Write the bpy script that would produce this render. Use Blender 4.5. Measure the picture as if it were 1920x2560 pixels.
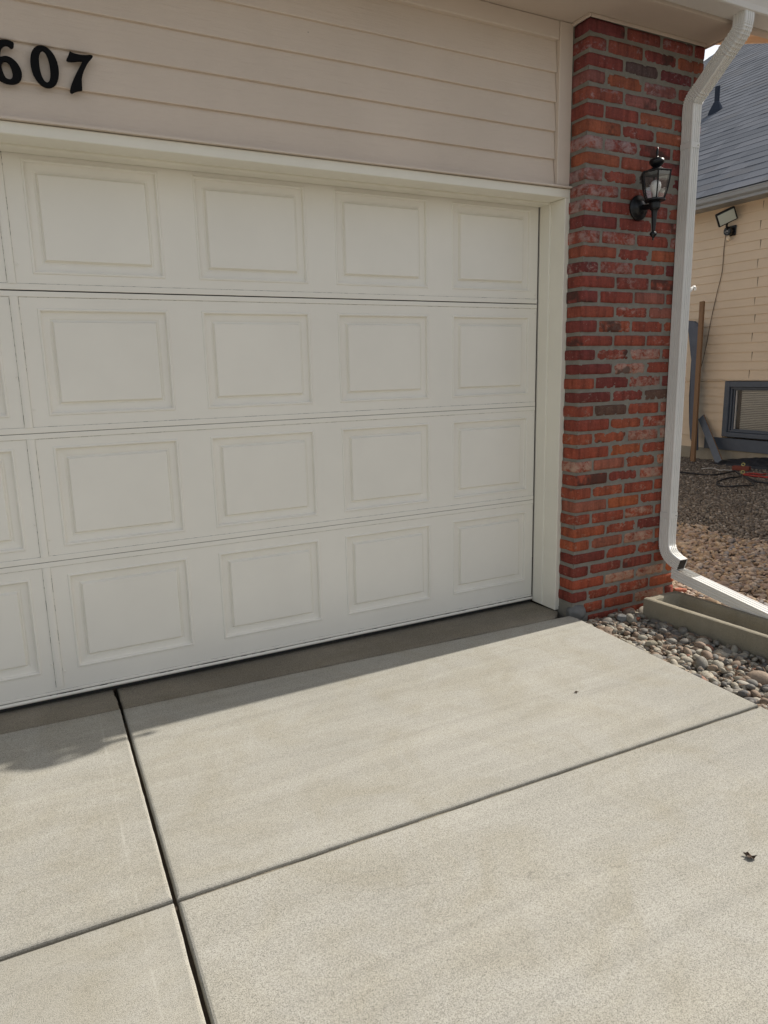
import bpy, bmesh, math, random
import numpy as np
from mathutils import Vector, Matrix, noise
random.seed(7); rng = np.random.default_rng(11)
R_ = math.radians
scene = bpy.context.scene
for o in list(bpy.data.objects): bpy.data.objects.remove(o)

# ------------------------------------------------------------------ camera
cam_d = bpy.data.cameras.new('camera'); cam = bpy.data.objects.new('camera', cam_d)
scene.collection.objects.link(cam)
RC = [[0.886401326102902, -0.11044854160575417, 0.44954844982513154],
      [-0.46237032607509443, -0.16403178001415986, 0.8713823826028371],
      [-0.02250268091200809, -0.9802523628140604, -0.19646611552434198]]
cc = (-2.54253915, -3.08763104, 1.26447232)
cam.matrix_world = Matrix(((RC[0][0], -RC[0][1], -RC[0][2], cc[0]), (RC[1][0], -RC[1][1], -RC[1][2], cc[1]),
                           (RC[2][0], -RC[2][1], -RC[2][2], cc[2]), (0, 0, 0, 1)))
cam_d.sensor_fit = 'HORIZONTAL'; cam_d.sensor_width = 36; cam_d.lens = 1775 / 1920 * 36
cam_d.clip_start = .05; cam_d.clip_end = 2000
scene.camera = cam
scene.render.resolution_x = 768; scene.render.resolution_y = 1024

# ------------------------------------------------------------------ light
SUN_EL = 37.0
w = bpy.data.worlds.new("World"); scene.world = w; w.use_nodes = True
nt = w.node_tree; bgn = nt.nodes['Background']
sky = nt.nodes.new('ShaderNodeTexSky'); sky.sky_type = 'NISHITA'; sky.sun_disc = False
sky.sun_elevation = R_(SUN_EL); sky.sun_rotation = R_(88); sky.air_density = 1.0; sky.dust_density = 2.0; sky.ozone_density = 1.0
hs = nt.nodes.new('ShaderNodeHueSaturation'); hs.inputs['Saturation'].default_value = .5
wm = nt.nodes.new('ShaderNodeMix'); wm.data_type = 'RGBA'; wm.blend_type = 'MULTIPLY'; wm.inputs[0].default_value = 1; wm.inputs[7].default_value = (1.0, .965, .925, 1)
nt.links.new(sky.outputs[0], hs.inputs['Color']); nt.links.new(hs.outputs[0], wm.inputs[6]); nt.links.new(wm.outputs[2], bgn.inputs[0]); bgn.inputs[1].default_value = .125
sd = bpy.data.lights.new('sun', 'SUN'); sd.energy = 4.1; sd.angle = R_(.53); sd.color = (1, .94, .85)
sun = bpy.data.objects.new('sun', sd); scene.collection.objects.link(sun)
sdir = Vector((math.cos(R_(SUN_EL)), .020, math.sin(R_(SUN_EL))))
sun.rotation_euler = sdir.to_track_quat('Z', 'Y').to_euler(); sun.location = (8, 0, 8)
scene.view_settings.view_transform = 'Standard'; scene.view_settings.look = 'None'
scene.view_settings.exposure = 0.46; scene.view_settings.gamma = 1

# ------------------------------------------------------------------ helpers
def mat(name, col=(.5, .5, .5), rough=.6, metal=0, spec=.5):
    m = bpy.data.materials.new(name); m.use_nodes = True
    p = m.node_tree.nodes['Principled BSDF']
    p.inputs['Base Color'].default_value = (*col, 1); p.inputs['Roughness'].default_value = rough
    p.inputs['Metallic'].default_value = metal; p.inputs['Specular IOR Level'].default_value = spec
    return m
class NT:
    """small node-graph writer"""
    def __init__(s, m):
        s.m = m; s.t = m.node_tree; s.n = s.t.nodes; s.p = s.n['Principled BSDF']
        s.tc = s.n.new('ShaderNodeTexCoord'); s.co = s.tc.outputs['Object']
    def L(s, a, b): s.t.links.new(a, b)
    def map(s, scale, src=None):
        n = s.n.new('ShaderNodeMapping'); n.inputs['Scale'].default_value = scale if isinstance(scale, tuple) else (scale,) * 3
        s.L(src or s.co, n.inputs[0]); return n.outputs[0]
    def noise(s, scale, detail=3, rough=.55, vec=None, dist=0):
        n = s.n.new('ShaderNodeTexNoise'); n.inputs['Scale'].default_value = scale
        n.inputs['Detail'].default_value = detail; n.inputs['Roughness'].default_value = rough
        n.inputs['Distortion'].default_value = dist
        s.L(vec or s.co, n.inputs['Vector']); return n.outputs['Fac']
    def vor(s, scale, feat='F1', vec=None, out='Distance'):
        n = s.n.new('ShaderNodeTexVoronoi'); n.feature = feat; n.inputs['Scale'].default_value = scale
        s.L(vec or s.co, n.inputs['Vector']); return n.outputs[out]
    def ramp(s, src, stops, interp='LINEAR'):
        n = s.n.new('ShaderNodeValToRGB'); cr = n.color_ramp; cr.interpolation = interp
        while len(cr.elements) < len(stops): cr.elements.new(.5)
        for e, (p, c) in zip(cr.elements, stops):
            e.position = p; e.color = (*c, 1) if isinstance(c, tuple) else (c, c, c, 1)
        s.L(src, n.inputs[0]); return n.outputs[0]
    def mix(s, f, a, b, mode='MIX'):
        n = s.n.new('ShaderNodeMix'); n.data_type = 'RGBA'; n.blend_type = mode
        for v, i in ((f, 0), (a, 6), (b, 7)):
            if isinstance(v, (int, float)): n.inputs[i].default_value = v if i == 0 else (v, v, v, 1)
            elif isinstance(v, tuple): n.inputs[i].default_value = (*v, 1)
            else: s.L(v, n.inputs[i])
        return n.outputs[2]
    def math(s, op, a, b=0):
        n = s.n.new('ShaderNodeMath'); n.operation = op
        for i, v in enumerate((a, b)):
            if isinstance(v, (int, float)): n.inputs[i].default_value = v
            else: s.L(v, n.inputs[i])
        return n.outputs[0]
    def bump(s, h, strength=.3, dist=.002, prev=None):
        n = s.n.new('ShaderNodeBump'); n.inputs['Strength'].default_value = strength; n.inputs['Distance'].default_value = dist
        s.L(h, n.inputs['Height'])
        if prev: s.L(prev, n.inputs['Normal'])
        s.L(n.outputs[0], s.p.inputs['Normal']); return n.outputs[0]
    def col(s, c): s.L(c, s.p.inputs['Base Color'])
    def rou(s, c): s.L(c, s.p.inputs['Roughness'])
    def rnd(s):
        n = s.n.new('ShaderNodeNewGeometry'); return n.outputs['Random Per Island']
    def xyz(s):
        n = s.n.new('ShaderNodeSeparateXYZ'); s.L(s.co, n.inputs[0]); return n.outputs

C = scene.collection.objects
def thing(name, label, cat, loc=(0, 0, 0), group=None):
    o = bpy.data.objects.new(name, None); C.link(o); o.location = loc; o.empty_display_size = .1
    o['label'] = label; o['category'] = cat
    if group: o['group'] = group
    return o
def tag(o, label, cat, group=None, kind=None):
    o['label'] = label; o['category'] = cat
    if group: o['group'] = group
    if kind: o['kind'] = kind
    return o
def worldloc(o):
    v = Vector((0, 0, 0))
    while o: v += Vector(o.location); o = o.parent
    return v
def link(name, me, m, parent=None, smooth=False, kind=None, label=None, origin=None):
    o = bpy.data.objects.new(name, me); C.link(o)
    for x in (m if isinstance(m, (list, tuple)) else [m]): me.materials.append(x)
    if smooth:
        me.shade_smooth()
    if parent:
        o.parent = parent; o.location = -worldloc(parent)
    if kind: o['kind'] = kind
    if label: o['label'] = label
    return o
def obj(name, bm, m, parent=None, smooth=False, **k):
    me = bpy.data.meshes.new(name); bm.normal_update(); bm.to_mesh(me); bm.free()
    return link(name, me, m, parent, smooth, **k)
def box(bm, x0, x1, y0, y1, z0, z1, bev=0, seg=1, mi=0):
    vs = [bm.verts.new((x, y, z)) for x in (x0, x1) for y in (y0, y1) for z in (z0, z1)]
    F = [(0, 1, 3, 2), (4, 6, 7, 5), (0, 4, 5, 1), (2, 3, 7, 6), (0, 2, 6, 4), (1, 5, 7, 3)]
    fs = [bm.faces.new([vs[i] for i in f]) for f in F]
    for f in fs: f.material_index = mi
    if bev:
        es = list({e for f in fs for e in f.edges})
        bmesh.ops.bevel(bm, geom=es, offset=bev, segments=seg, affect='EDGES', profile=.5)
    return vs
def tube(bm, pts, r, n=8, caps=True):
    """round tube through points; r number or list"""
    P = [Vector(p) for p in pts]; rings = []
    up = None
    for i, p in enumerate(P):
        t = (P[min(i + 1, len(P) - 1)] - P[max(i - 1, 0)]).normalized()
        if up is None:
            up = t.orthogonal().normalized()
        up = (up - t * up.dot(t)); up = up.normalized() if up.length > 1e-6 else t.orthogonal().normalized()
        s = t.cross(up); rr = r[i] if isinstance(r, (list, tuple)) else r
        rings.append([bm.verts.new(p + (up * math.cos(a) + s * math.sin(a)) * rr) for a in [2 * math.pi * k / n for k in range(n)]])
    for a, b in zip(rings, rings[1:]):
        for k in range(n): bm.faces.new((a[k], a[(k + 1) % n], b[(k + 1) % n], b[k]))
    if caps:
        bm.faces.new(rings[0][::-1]); bm.faces.new(rings[-1])
def lathe(bm, prof, cx, cy, n=24, axis='Z', o=0., caps=True):
    """prof: (radius, height) list about a vertical (Z) or Y axis"""
    rings = []
    for r, h in prof:
        ring = []
        for k in range(n):
            a = 2 * math.pi * k / n + o
            if axis == 'Z': ring.append(bm.verts.new((cx + r * math.cos(a), cy + r * math.sin(a), h)))
            else: ring.append(bm.verts.new((cx + r * math.cos(a), h, cy + r * math.sin(a))))
        rings.append(ring)
    for a, b in zip(rings, rings[1:]):
        for k in range(n):
            q = (a[k], a[(k + 1) % n], b[(k + 1) % n], b[k])
            bm.faces.new(q if axis == 'Z' else q[::-1])
    if caps:
        f0 = rings[0][::-1]; f1 = rings[-1]
        bm.faces.new(f0 if axis == 'Z' else f0[::-1]); bm.faces.new(f1 if axis == 'Z' else f1[::-1])
def smooth_curve(pts, n=8):
    P = [Vector(p) for p in pts]; out = []
    for i in range(len(P) - 1):
        p0, p1, p2, p3 = P[max(i - 1, 0)], P[i], P[i + 1], P[min(i + 2, len(P) - 1)]
        for k in range(n):
            t = k / n
            out.append(.5 * ((2 * p1) + (p2 - p0) * t + (2 * p0 - 5 * p1 + 4 * p2 - p3) * t * t + (3 * p1 - p0 - 3 * p2 + p3) * t ** 3))
    out.append(P[-1]); return out

# ------------------------------------------------------------------ materials
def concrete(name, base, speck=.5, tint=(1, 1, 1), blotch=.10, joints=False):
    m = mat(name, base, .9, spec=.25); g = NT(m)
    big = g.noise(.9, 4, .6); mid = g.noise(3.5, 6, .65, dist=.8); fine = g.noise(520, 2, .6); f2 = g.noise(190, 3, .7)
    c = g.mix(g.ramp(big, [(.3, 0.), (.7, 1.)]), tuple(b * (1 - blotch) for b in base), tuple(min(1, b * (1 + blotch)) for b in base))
    c = g.mix(g.ramp(mid, [(.42, 0.), (.70, .55)]), c, tuple(b * x for b, x in zip(base, (.80, .76, .66))))
    c = g.mix(g.ramp(g.noise(2.2, 5, .6, dist=.5, vec=g.map((1, 1.4, 1))), [(.56, 0.), (.74, .4)]), c, tuple(b * x for b, x in zip(base, (1.12, 1.13, 1.16))))
    c = g.mix(1, c, g.ramp(fine, [(.32, 1 - .62 * speck), (.48, 1.), (.68, 1 + .30 * speck)]), 'MULTIPLY')
    c = g.mix(1, c, g.ramp(f2, [(.30, 1 - .30 * speck), (.50, 1.)]), 'MULTIPLY')
    streak = g.noise(1, 4, .6, vec=g.map((.7, 14, 1)), dist=.6)
    c = g.mix(1, c, g.ramp(streak, [(.35, .94), (.65, 1.05)]), 'MULTIPLY')
    spots = g.vor(4.3); c = g.mix(g.ramp(spots, [(.0, .6), (.010, .5), (.016, .0)]), c, (.10, .085, .06))
    if joints:
        o_ = g.xyz(); X_, Y_ = o_[0], o_[1]
        # worn dirt line along the apron edge, tooled border marks beside the long joint, hairline crack
        wob = g.math('MULTIPLY', g.math('SUBTRACT', g.noise(3, 4, .6), .5), .02)
        js = g.math('ADD', g.math('SUBTRACT', X_, g.math('MULTIPLY', Y_, .0235)), 2.2743); jd = g.math('ABSOLUTE', js)
        e1 = g.math('ABSOLUTE', g.math('ADD', g.math('ADD', js, wob), .088))
        f_ = g.math('MULTIPLY', g.ramp(e1, [(0., 1.), (.005, 0.)]), g.ramp(g.noise(9, 5, .75), [(.40, 0.), (.62, .40)]))
        c = g.mix(f_, c, tuple(min(.9, b * 1.35) for b in base))
        c = g.mix(g.ramp(jd, [(.0, .0), (.012, .16), (.05, 0.)]), c, tuple(b * .62 for b in base))
        ad = g.math('ADD', g.math('MULTIPLY', X_, .0325), g.math('ADD', Y_, .283))     # 0 at the apron line, negative outwards
        c = g.mix(g.math('MULTIPLY', g.ramp(g.math('ADD', g.math('MULTIPLY', ad, -1), wob), [(.0, .5), (.022, .12), (.05, 0.)]), g.ramp(g.noise(9, 4, .7), [(.4, .2), (.6, 1.)])), c, (.12, .10, .075))
        cd = g.math('ADD', g.math('MULTIPLY', X_, .0222), g.math('ADD', Y_, 1.4619))
        c = g.mix(g.ramp(g.math('ABSOLUTE', cd), [(.0, .3), (.006, .22), (.022, 0.)]), c, tuple(b * .5 for b in base))
        cw = g.math('MULTIPLY', g.math('SUBTRACT', g.noise(4, 6, .7), .5), .28)
        ck = g.math('ABSOLUTE', g.math('ADD', g.math('SUBTRACT', g.math('MULTIPLY', X_, .35), cw), g.math('ADD', Y_, 2.28)))
        gate = g.math('MULTIPLY', g.ramp(g.math('ADD', X_, 1.9), [(.0, 0.), (.08, 1.), (.75, 1.), (.85, 0.)]), g.ramp(g.noise(14, 3, .6), [(.45, .2), (.6, .8)]))
        c = g.mix(g.math('MULTIPLY', g.ramp(ck, [(0., 1.), (.0016, 0.)]), gate), c, tuple(b * .45 for b in base))
    g.col(c)
    h = g.math('ADD', fine, g.math('MULTIPLY', f2, .8))
    g.bump(h, .30, .0014)
    return m
M = {}
M['slab'] = concrete('driveway_concrete', (.375, .364, .322), .9, joints=True)
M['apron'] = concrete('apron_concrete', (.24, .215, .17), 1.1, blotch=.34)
M['block'] = concrete('splash_block_concrete', (.29, .262, .20), .55, blotch=.24)
M['found'] = concrete('foundation_concrete', (.33, .30, .24), .4)

def paint(name, base, rough=.45, grain=None, specks=0, bump=.15, dirt=.06):
    m = mat(name, base, rough, spec=.4); g = NT(m)
    big = g.noise(2.2, 4, .6); fine = g.noise(60, 4, .6)
    c = g.mix(g.ramp(big, [(.3, 0.), (.7, 1.)]), tuple(b * (1 - dirt) for b in base), tuple(min(.95, b * (1 + dirt * .6)) for b in base))
    if specks:
        v = g.vor(specks); c = g.mix(g.ramp(v, [(.0, .8), (.005, .7), (.009, 0.)]), c, (.12, .10, .08))
    g.col(c); g.rou(g.ramp(fine, [(.3, rough - .08), (.7, rough + .12)]))
    if grain:
        gr = g.noise(1, 5, .65, vec=g.map(grain), dist=.3)
        n1 = g.bump(gr, bump, .003); g.bump(fine, bump * .5, .0012, n1)
    else: g.bump(fine, bump, .0012)
    return m
M['siding'] = paint('pink_beige_siding_paint', (.69, .59, .495), .7, grain=(7, 1, 110), bump=.9, specks=3.2)
M['trimbeige'] = paint('pink_beige_trim_paint', (.68, .585, .495), .65, grain=(6, 6, 6), bump=.2)
M['soffit'] = paint('soffit_paint', (.63, .535, .45), .6, bump=.1)
M['casing'] = paint('cream_casing_paint', (.84, .805, .70), .45, grain=(25, 25, 3), bump=.2, dirt=.05)
M['gutter'] = paint('white_gutter_paint', (.80, .78, .74), .35, bump=.05, dirt=.08)
M['pipe'] = paint('white_downspout_paint', (.78, .77, .73), .36, bump=.0, dirt=.10)
M['door'] = paint('offwhite_door_paint', (.87, .835, .75), .40, specks=2.3, bump=.12, dirt=.04)
M['crack'] = mat('dark_crack', (.05, .045, .035), .9)
M['crackpaint'] = mat('broken_crack_line', (.1, .09, .07), .9)
g = NT(M['crackpaint']); nn = g.noise(16, 4, .7)
g.col(g.mix(g.ramp(nn, [(.50, 0.), (.56, 1.)]), (.62, .60, .53), (.05, .045, .035)))
M['seal'] = mat('black_rubber', (.015, .015, .015), .7)
M['black'] = mat('black_metal', (.006, .007, .009), .36, spec=.45)
M['digit'] = mat('black_digit', (.004, .004, .0045), .6, spec=.12)

# bricks
m = mat('old_red_brick', (.3, .1, .06), .85, spec=.2); g = NT(m); rnd = g.rnd()
c = g.ramp(rnd, [(0, (.33, .085, .054)), (.14, (.29, .068, .048)), (.28, (.19, .046, .042)), (.36, (.36, .098, .056)), (.50, (.33, .080, .052)),
                 (.62, (.40, .118, .056)), (.68, (.25, .060, .050)), (.76, (.33, .120, .090)), (.86, (.31, .075, .050)), (.975, (.13, .085, .07))], 'CONSTANT')
off = g.n.new('ShaderNodeCombineXYZ'); g.L(g.math('MULTIPLY', rnd, 37.), off.inputs[0]); g.L(g.math('MULTIPLY', rnd, 53.), off.inputs[2])
vv = g.n.new('ShaderNodeVectorMath'); vv.operation = 'ADD'; g.L(g.co, vv.inputs[0]); g.L(off.outputs[0], vv.inputs[1]); vo = vv.outputs[0]
c = g.mix(1, c, g.ramp(g.noise(1, 3, .6, vec=g.map((38, 38, 5), vo)), [(.3, .62), (.55, 1.), (.75, 1.25)]), 'MULTIPLY')
c = g.mix(1, c, g.ramp(g.noise(70, 5, .7, vec=vo), [(.3, .75), (.6, 1.1)]), 'MULTIPLY')
amt = g.ramp(g.math('FRACT', g.math('MULTIPLY', rnd, 17.3)), [(.40, 0.), (.80, .10), (1., .24)])
lime = g.noise(1, 6, .75, vec=g.map((22, 22, 30), vo), dist=.4)
lf = g.ramp(g.math('ADD', lime, amt), [(.62, 0.), (.70, .40), (.84, .75)])
c = g.mix(lf, c, (.50, .40, .36))
c = g.mix(g.ramp(g.noise(110, 3, .8, vec=vo), [(.66, 0.), (.71, .75)]), c, (.60, .54, .48))
burn = g.math('ADD', g.noise(9, 3, .6, vec=vo), g.ramp(g.math('FRACT', g.math('MULTIPLY', rnd, 91.7)), [(.85, 0.), (1., .22)]))
c = g.mix(g.ramp(g.noise(7, 4, .6, vec=g.map((1, 1, .8))), [(.35, .35), (.65, 0.)]), c, (.13, .05, .045))
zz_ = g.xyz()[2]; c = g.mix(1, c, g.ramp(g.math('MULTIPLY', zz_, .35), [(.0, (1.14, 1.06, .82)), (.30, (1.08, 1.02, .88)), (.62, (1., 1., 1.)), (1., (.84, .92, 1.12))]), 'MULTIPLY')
c = g.mix(g.ramp(burn, [(.66, 0.), (.74, .75)]), c, (.05, .035, .03))
g.col(c); g.bump(g.math('ADD', g.noise(90, 5, .75, vec=vo), g.noise(1, 3, .6, vec=g.map((30, 30, 260), vo))), .7, .003)
M['brick'] = m
m = mat('grey_mortar', (.30, .285, .26), .95, spec=.1); g = NT(m)
g.col(g.mix(g.noise(22, 6, .75), (.16, .148, .125), (.34, .32, .275))); g.bump(g.noise(170, 4, .8), .9, .004); M['mortar'] = m

def stone(name, stops, streak=1):
    m = mat(name, (.3, .3, .3), .8, spec=.3); g = NT(m); r = g.rnd()
    c = g.ramp(r, stops, 'CONSTANT')
    c = g.mix(1, c, g.ramp(g.noise(45, 4, .7), [(.3, .62), (.7, 1.1)]), 'MULTIPLY')
    c = g.mix(g.ramp(g.noise(14, 4, .7), [(.45, 0.), (.65, .35)]), c, (.16, .125, .095))
    c = g.mix(1, c, g.ramp(g.noise(420, 2, .6), [(.3, .8), (.7, 1.12)]), 'MULTIPLY')
    g.col(c); g.bump(g.noise(260, 3, .7), .35, .0012); return m
M['pebble'] = stone('mixed_river_pebble', [(0, (.36, .335, .27)), (.14, (.21, .20, .18)), (.28, (.42, .38, .30)), (.40, (.27, .20, .145)), (.50, (.48, .44, .35)), (.60, (.155, .15, .145)), (.66, (.34, .26, .19)),
                                  (.72, (.27, .255, .22)), (.84, (.32, .235, .175)), (.93, (.46, .43, .36)), (.985, (.36, .18, .12))])
M['cobble'] = stone('tan_river_rock', [(0, (.44, .32, .20)), (.15, (.34, .24, .155)), (.32, (.54, .41, .28)), (.48, (.42, .30, .22)), (.6, (.56, .46, .36)), (.72, (.33, .24, .185)), (.82, (.47, .37, .29)), (.93, (.30, .27, .25))])
M['gravel'] = stone('crushed_grey_gravel', [(0, (.18, .15, .12)), (.2, (.27, .23, .18)), (.45, (.21, .17, .13)), (.65, (.32, .275, .22)), (.8, (.15, .13, .11)), (.93, (.44, .39, .33))])
m = mat('dirt', (.12, .09, .065), .95, spec=.1); g = NT(m)
g.col(g.mix(g.noise(30, 5, .7), (.05, .038, .028), (.15, .115, .085))); g.bump(g.noise(90, 5, .8), .8, .01); M['dirt'] = m
m = mat('ground_gravel', (.25, .21, .17), .95, spec=.1); g = NT(m)
vd = g.vor(28, out='Color'); vdist = g.vor(28)
c = g.mix(vd, (.16, .13, .10), (.34, .29, .24)); c = g.mix(1, c, g.ramp(vdist, [(.2, 1.), (.7, .25)]), 'MULTIPLY')
g.col(c); g.bump(g.math('SUBTRACT', 1, vdist), .8, .02); M['ground'] = m
M['asphalt'] = mat('street_asphalt', (.06, .06, .06), .9)
g = NT(M['asphalt']); g.col(g.mix(g.noise(120, 3, .7), (.04, .04, .04), (.09, .088, .085)))

# neighbour
m = paint('peach_siding_paint', (.69, .565, .415), .7, grain=(1, 3, 60), bump=.2, dirt=.05); M['nsiding'] = m
M['nwin'] = mat('slate_blue_trim_paint', (.075, .09, .115), .5); g = NT(M['nwin'])
g.col(g.mix(g.noise(12, 4, .6), (.055, .068, .09), (.10, .12, .15)))
M['nfascia'] = mat('grey_gutter_paint', (.30, .31, .31), .45); g = NT(M['nfascia']); g.col(g.mix(g.noise(3, 4), (.26, .27, .27), (.34, .35, .35)))
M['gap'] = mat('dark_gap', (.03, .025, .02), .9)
m = mat('grey_blue_shingle', (.16, .175, .2), .95, spec=.15); g = NT(m)
M['edge'] = mat('asphalt_shadow_edge', (.03, .033, .038), .95)  # dark asphalt core on butt faces, doubling as the painted course shadow line
c = g.ramp(g.rnd(), [(0, (.165, .178, .200)), (.25, (.185, .198, .222)), (.5, (.145, .158, .180)), (.75, (.20, .21, .232)), (.9, (.17, .176, .19))], 'CONSTANT')
c = g.mix(1, c, g.ramp(g.noise(160, 3, .7), [(.3, .7), (.7, 1.3)]), 'MULTIPLY'); g.col(c); M['shingle'] = m
def plainmat(name, a, b, rough=.6, sc=20, spec=.4, metal=0, bump=0):
    m = mat(name, a, rough, spec=spec, metal=metal); g = NT(m)
    n_ = g.noise(sc, 4, .6); g.col(g.mix(n_, a, b))
    if bump: g.bump(n_, bump, .003)
    return m
M['blind'] = plainmat('white_blind', (.62, .62, .58), (.70, .70, .66), .6)
M['wood'] = mat('raw_lumber', (.33, .19, .09), .7); g = NT(M['wood'])
g.col(g.mix(g.noise(1, 5, .7, vec=g.map((60, 60, 2.5)), dist=.5), (.27, .16, .08), (.18, .10, .05)))
M['board'] = plainmat('slate_painted_board', (.10, .12, .15), (.16, .18, .21), .6)
M['plastic'] = plainmat('dark_blue_plastic', (.06, .072, .10), (.13, .15, .19), .5, 6, bump=.3)
M['rubber'] = plainmat('black_hose_rubber', (.012, .012, .014), (.025, .025, .028), .5)
M['redhose'] = plainmat('red_hose', (.36, .04, .03), (.28, .03, .025), .45)
M['yellow'] = plainmat('yellow_plastic', (.48, .44, .16), (.4, .36, .12), .5)
M['whitecord'] = plainmat('white_cord', (.6, .58, .54), (.45, .43, .40), .7)
M['tarp'] = plainmat('black_tarp', (.012, .013, .016), (.03, .03, .033), .5, 8, bump=.5)
M['wire'] = plainmat('brown_wire', (.14, .085, .05), (.10, .06, .04), .6)
M['lens'] = plainmat('frosted_led_lens', (.50, .56, .50), (.58, .62, .55), .25)
M['sensor'] = plainmat('cream_plastic', (.75, .62, .45), (.7, .58, .42), .4)
M['chip'] = plainmat('brick_chip', (.42, .15, .085), (.30, .10, .06), .9, 60, bump=.5)
M['darkbrick'] = plainmat('dull_red_brick', (.22, .06, .04), (.15, .045, .035), .9, 60, bump=.5)
M['vent'] = mat('matte_vent_black', (.05, .06, .08), 1., spec=0.)
M['rock'] = plainmat('grey_fieldstone', (.11, .115, .115), (.20, .20, .19), .85, 30, bump=.5)
M['leaf'] = plainmat('dry_brown_leaf', (.045, .028, .018), (.09, .055, .03), .8, 60)
M['twig'] = plainmat('dry_mulch', (.20, .12, .075), (.36, .25, .17), .9, 40)
M['bulb'] = mat('white_bulb', (.82, .82, .8), .3)
M['screw'] = plainmat('grey_screw', (.30, .29, .27), (.4, .39, .36), .4, metal=.6)
m = bpy.data.materials.new('clear_glass'); m.use_nodes = True; n = m.node_tree.nodes; n.clear()
out = n.new('ShaderNodeOutputMaterial'); mx = n.new('ShaderNodeMixShader'); tr = n.new('ShaderNodeBsdfTransparent'); gl = n.new('ShaderNodeBsdfGlossy')
gl.inputs['Roughness'].default_value = .03; fr = n.new('ShaderNodeLayerWeight'); fr.inputs[0].default_value = .35
tr.inputs[0].default_value = (.98, .99, .99, 1)
m.node_tree.links.new(fr.outputs['Facing'], mx.inputs[0]); m.node_tree.links.new(tr.outputs[0], mx.inputs[1]); m.node_tree.links.new(gl.outputs[0], mx.inputs[2]); m.node_tree.links.new(mx.outputs[0], out.inputs[0])
M['glass'] = m

# ------------------------------------------------------------------ ground, driveway, apron
GZ = -.062; PZ = -.104
bm = bmesh.new()
S = 300; v = [bm.verts.new(p) for p in ((-S, -S, PZ - .03), (S, -S, PZ - .03), (S, S, PZ - .03), (-S, S, PZ - .03))]; bm.faces.new(v)
obj('ground', bm, M['ground'], kind='structure')
bm = bmesh.new(); v = [bm.verts.new(p) for p in ((-60, -22, PZ - .024), (60, -22, PZ - .024), (60, -12, PZ - .024), (-60, -12, PZ - .024))]; bm.faces.new(v)
obj('street', bm, M['asphalt'], kind='structure')

def slab(bm, corners, ztop, depth=.1, r=.010, jit=.0011):
    """slab with eased, slightly ragged edges; corners CCW in (x, y)"""
    n = len(corners); outer = []
    for i in range(n):
        a = Vector((*corners[i], 0)); b = Vector((*corners[(i + 1) % n], 0)); k = max(2, int((b - a).length / .03))
        for j in range(k): outer.append(a.lerp(b, j / k))
    cen = sum((Vector((*c, 0)) for c in corners), Vector()) / n
    def ring(inset, z, jt):
        vs = []
        N = len(outer)
        for i, p in enumerate(outer):
            t = (outer[(i + 1) % N] - outer[i - 1]).normalized(); nrm = Vector((-t.y, t.x, 0))
            q = p + nrm * (inset + jt * noise.noise(p * 14) + jt * .9 * noise.noise(p * 45))
            vs.append(bm.verts.new((q.x, q.y, z + (jt * .3 * noise.noise(p * 30) if z < ztop else 0))))
        return vs
    rings = [ring(r, ztop, 0), ring(r * .45, ztop - r * .16, jit * .4), ring(r * .12, ztop - r * .45, jit * .8), ring(0, ztop - r, jit), ring(0, ztop - depth, jit)]
    bm.faces.new(rings[0])
    for a, b in zip(rings, rings[1:]):
        N = len(a)
        for k in range(N): bm.faces.new((a[k], b[k], b[(k + 1) % N], a[(k + 1) % N]))
def jx(y): return -2.279 + (y + .2) * .0235          # long joint centre line
def cy(x): return -1.402 - (x + 2.7) * .0222         # cross joint centre line
def ty(x): return -.196 - (x + 2.7) * .0325 + (-.004 if x > -.1 else 0)   # apron / driveway line
gl_, gc = .0056, .0068
bm = bmesh.new()
e = .004
slab(bm, [(jx(-1.4) + gl_, cy(-2.3) + gc), (-.060, cy(-.04) + gc), (-.019, -.86), (.024, -.345), (.012, ty(0.) - .006), (jx(-.2) + gl_, ty(-2.27) - e)], GZ)
slab(bm, [(-4.9, cy(-4.9) + gc), (jx(-1.4) - gl_, cy(-2.3) + gc), (jx(-.2) - gl_, ty(-2.29) - e), (-4.9, ty(-4.9) - e)], GZ + .003)
slab(bm, [(jx(-5) + gl_, -4.6), (-.25, -4.6), (-.062, cy(-.04) - gc), (jx(-1.4) + gl_, cy(-2.3) - gc)], GZ - .0005)
slab(bm, [(-4.9, -4.6), (jx(-5) - gl_, -4.6), (jx(-1.4) - gl_, cy(-2.3) - gc), (-4.9, cy(-4.9) - gc)], GZ + .0025)
for i in range(3):
    y1 = -4.61 - i * 2.5
    slab(bm, [(-2.35, y1 - 2.49), (-.25, y1 - 2.49), (-.25, y1), (-2.35, y1)], GZ); slab(bm, [(-4.9, y1 - 2.49), (-2.37, y1 - 2.49), (-2.37, y1), (-4.9, y1)], GZ)
obj('driveway', bm, M['slab'], kind='structure')
# joint filler deep in the gaps
bm = bmesh.new(); box(bm, -4.88, -.08, -11.9, -.3, PZ - .02, GZ - .024)
obj('driveway_base', bm, M['dirt'], kind='structure')
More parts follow.
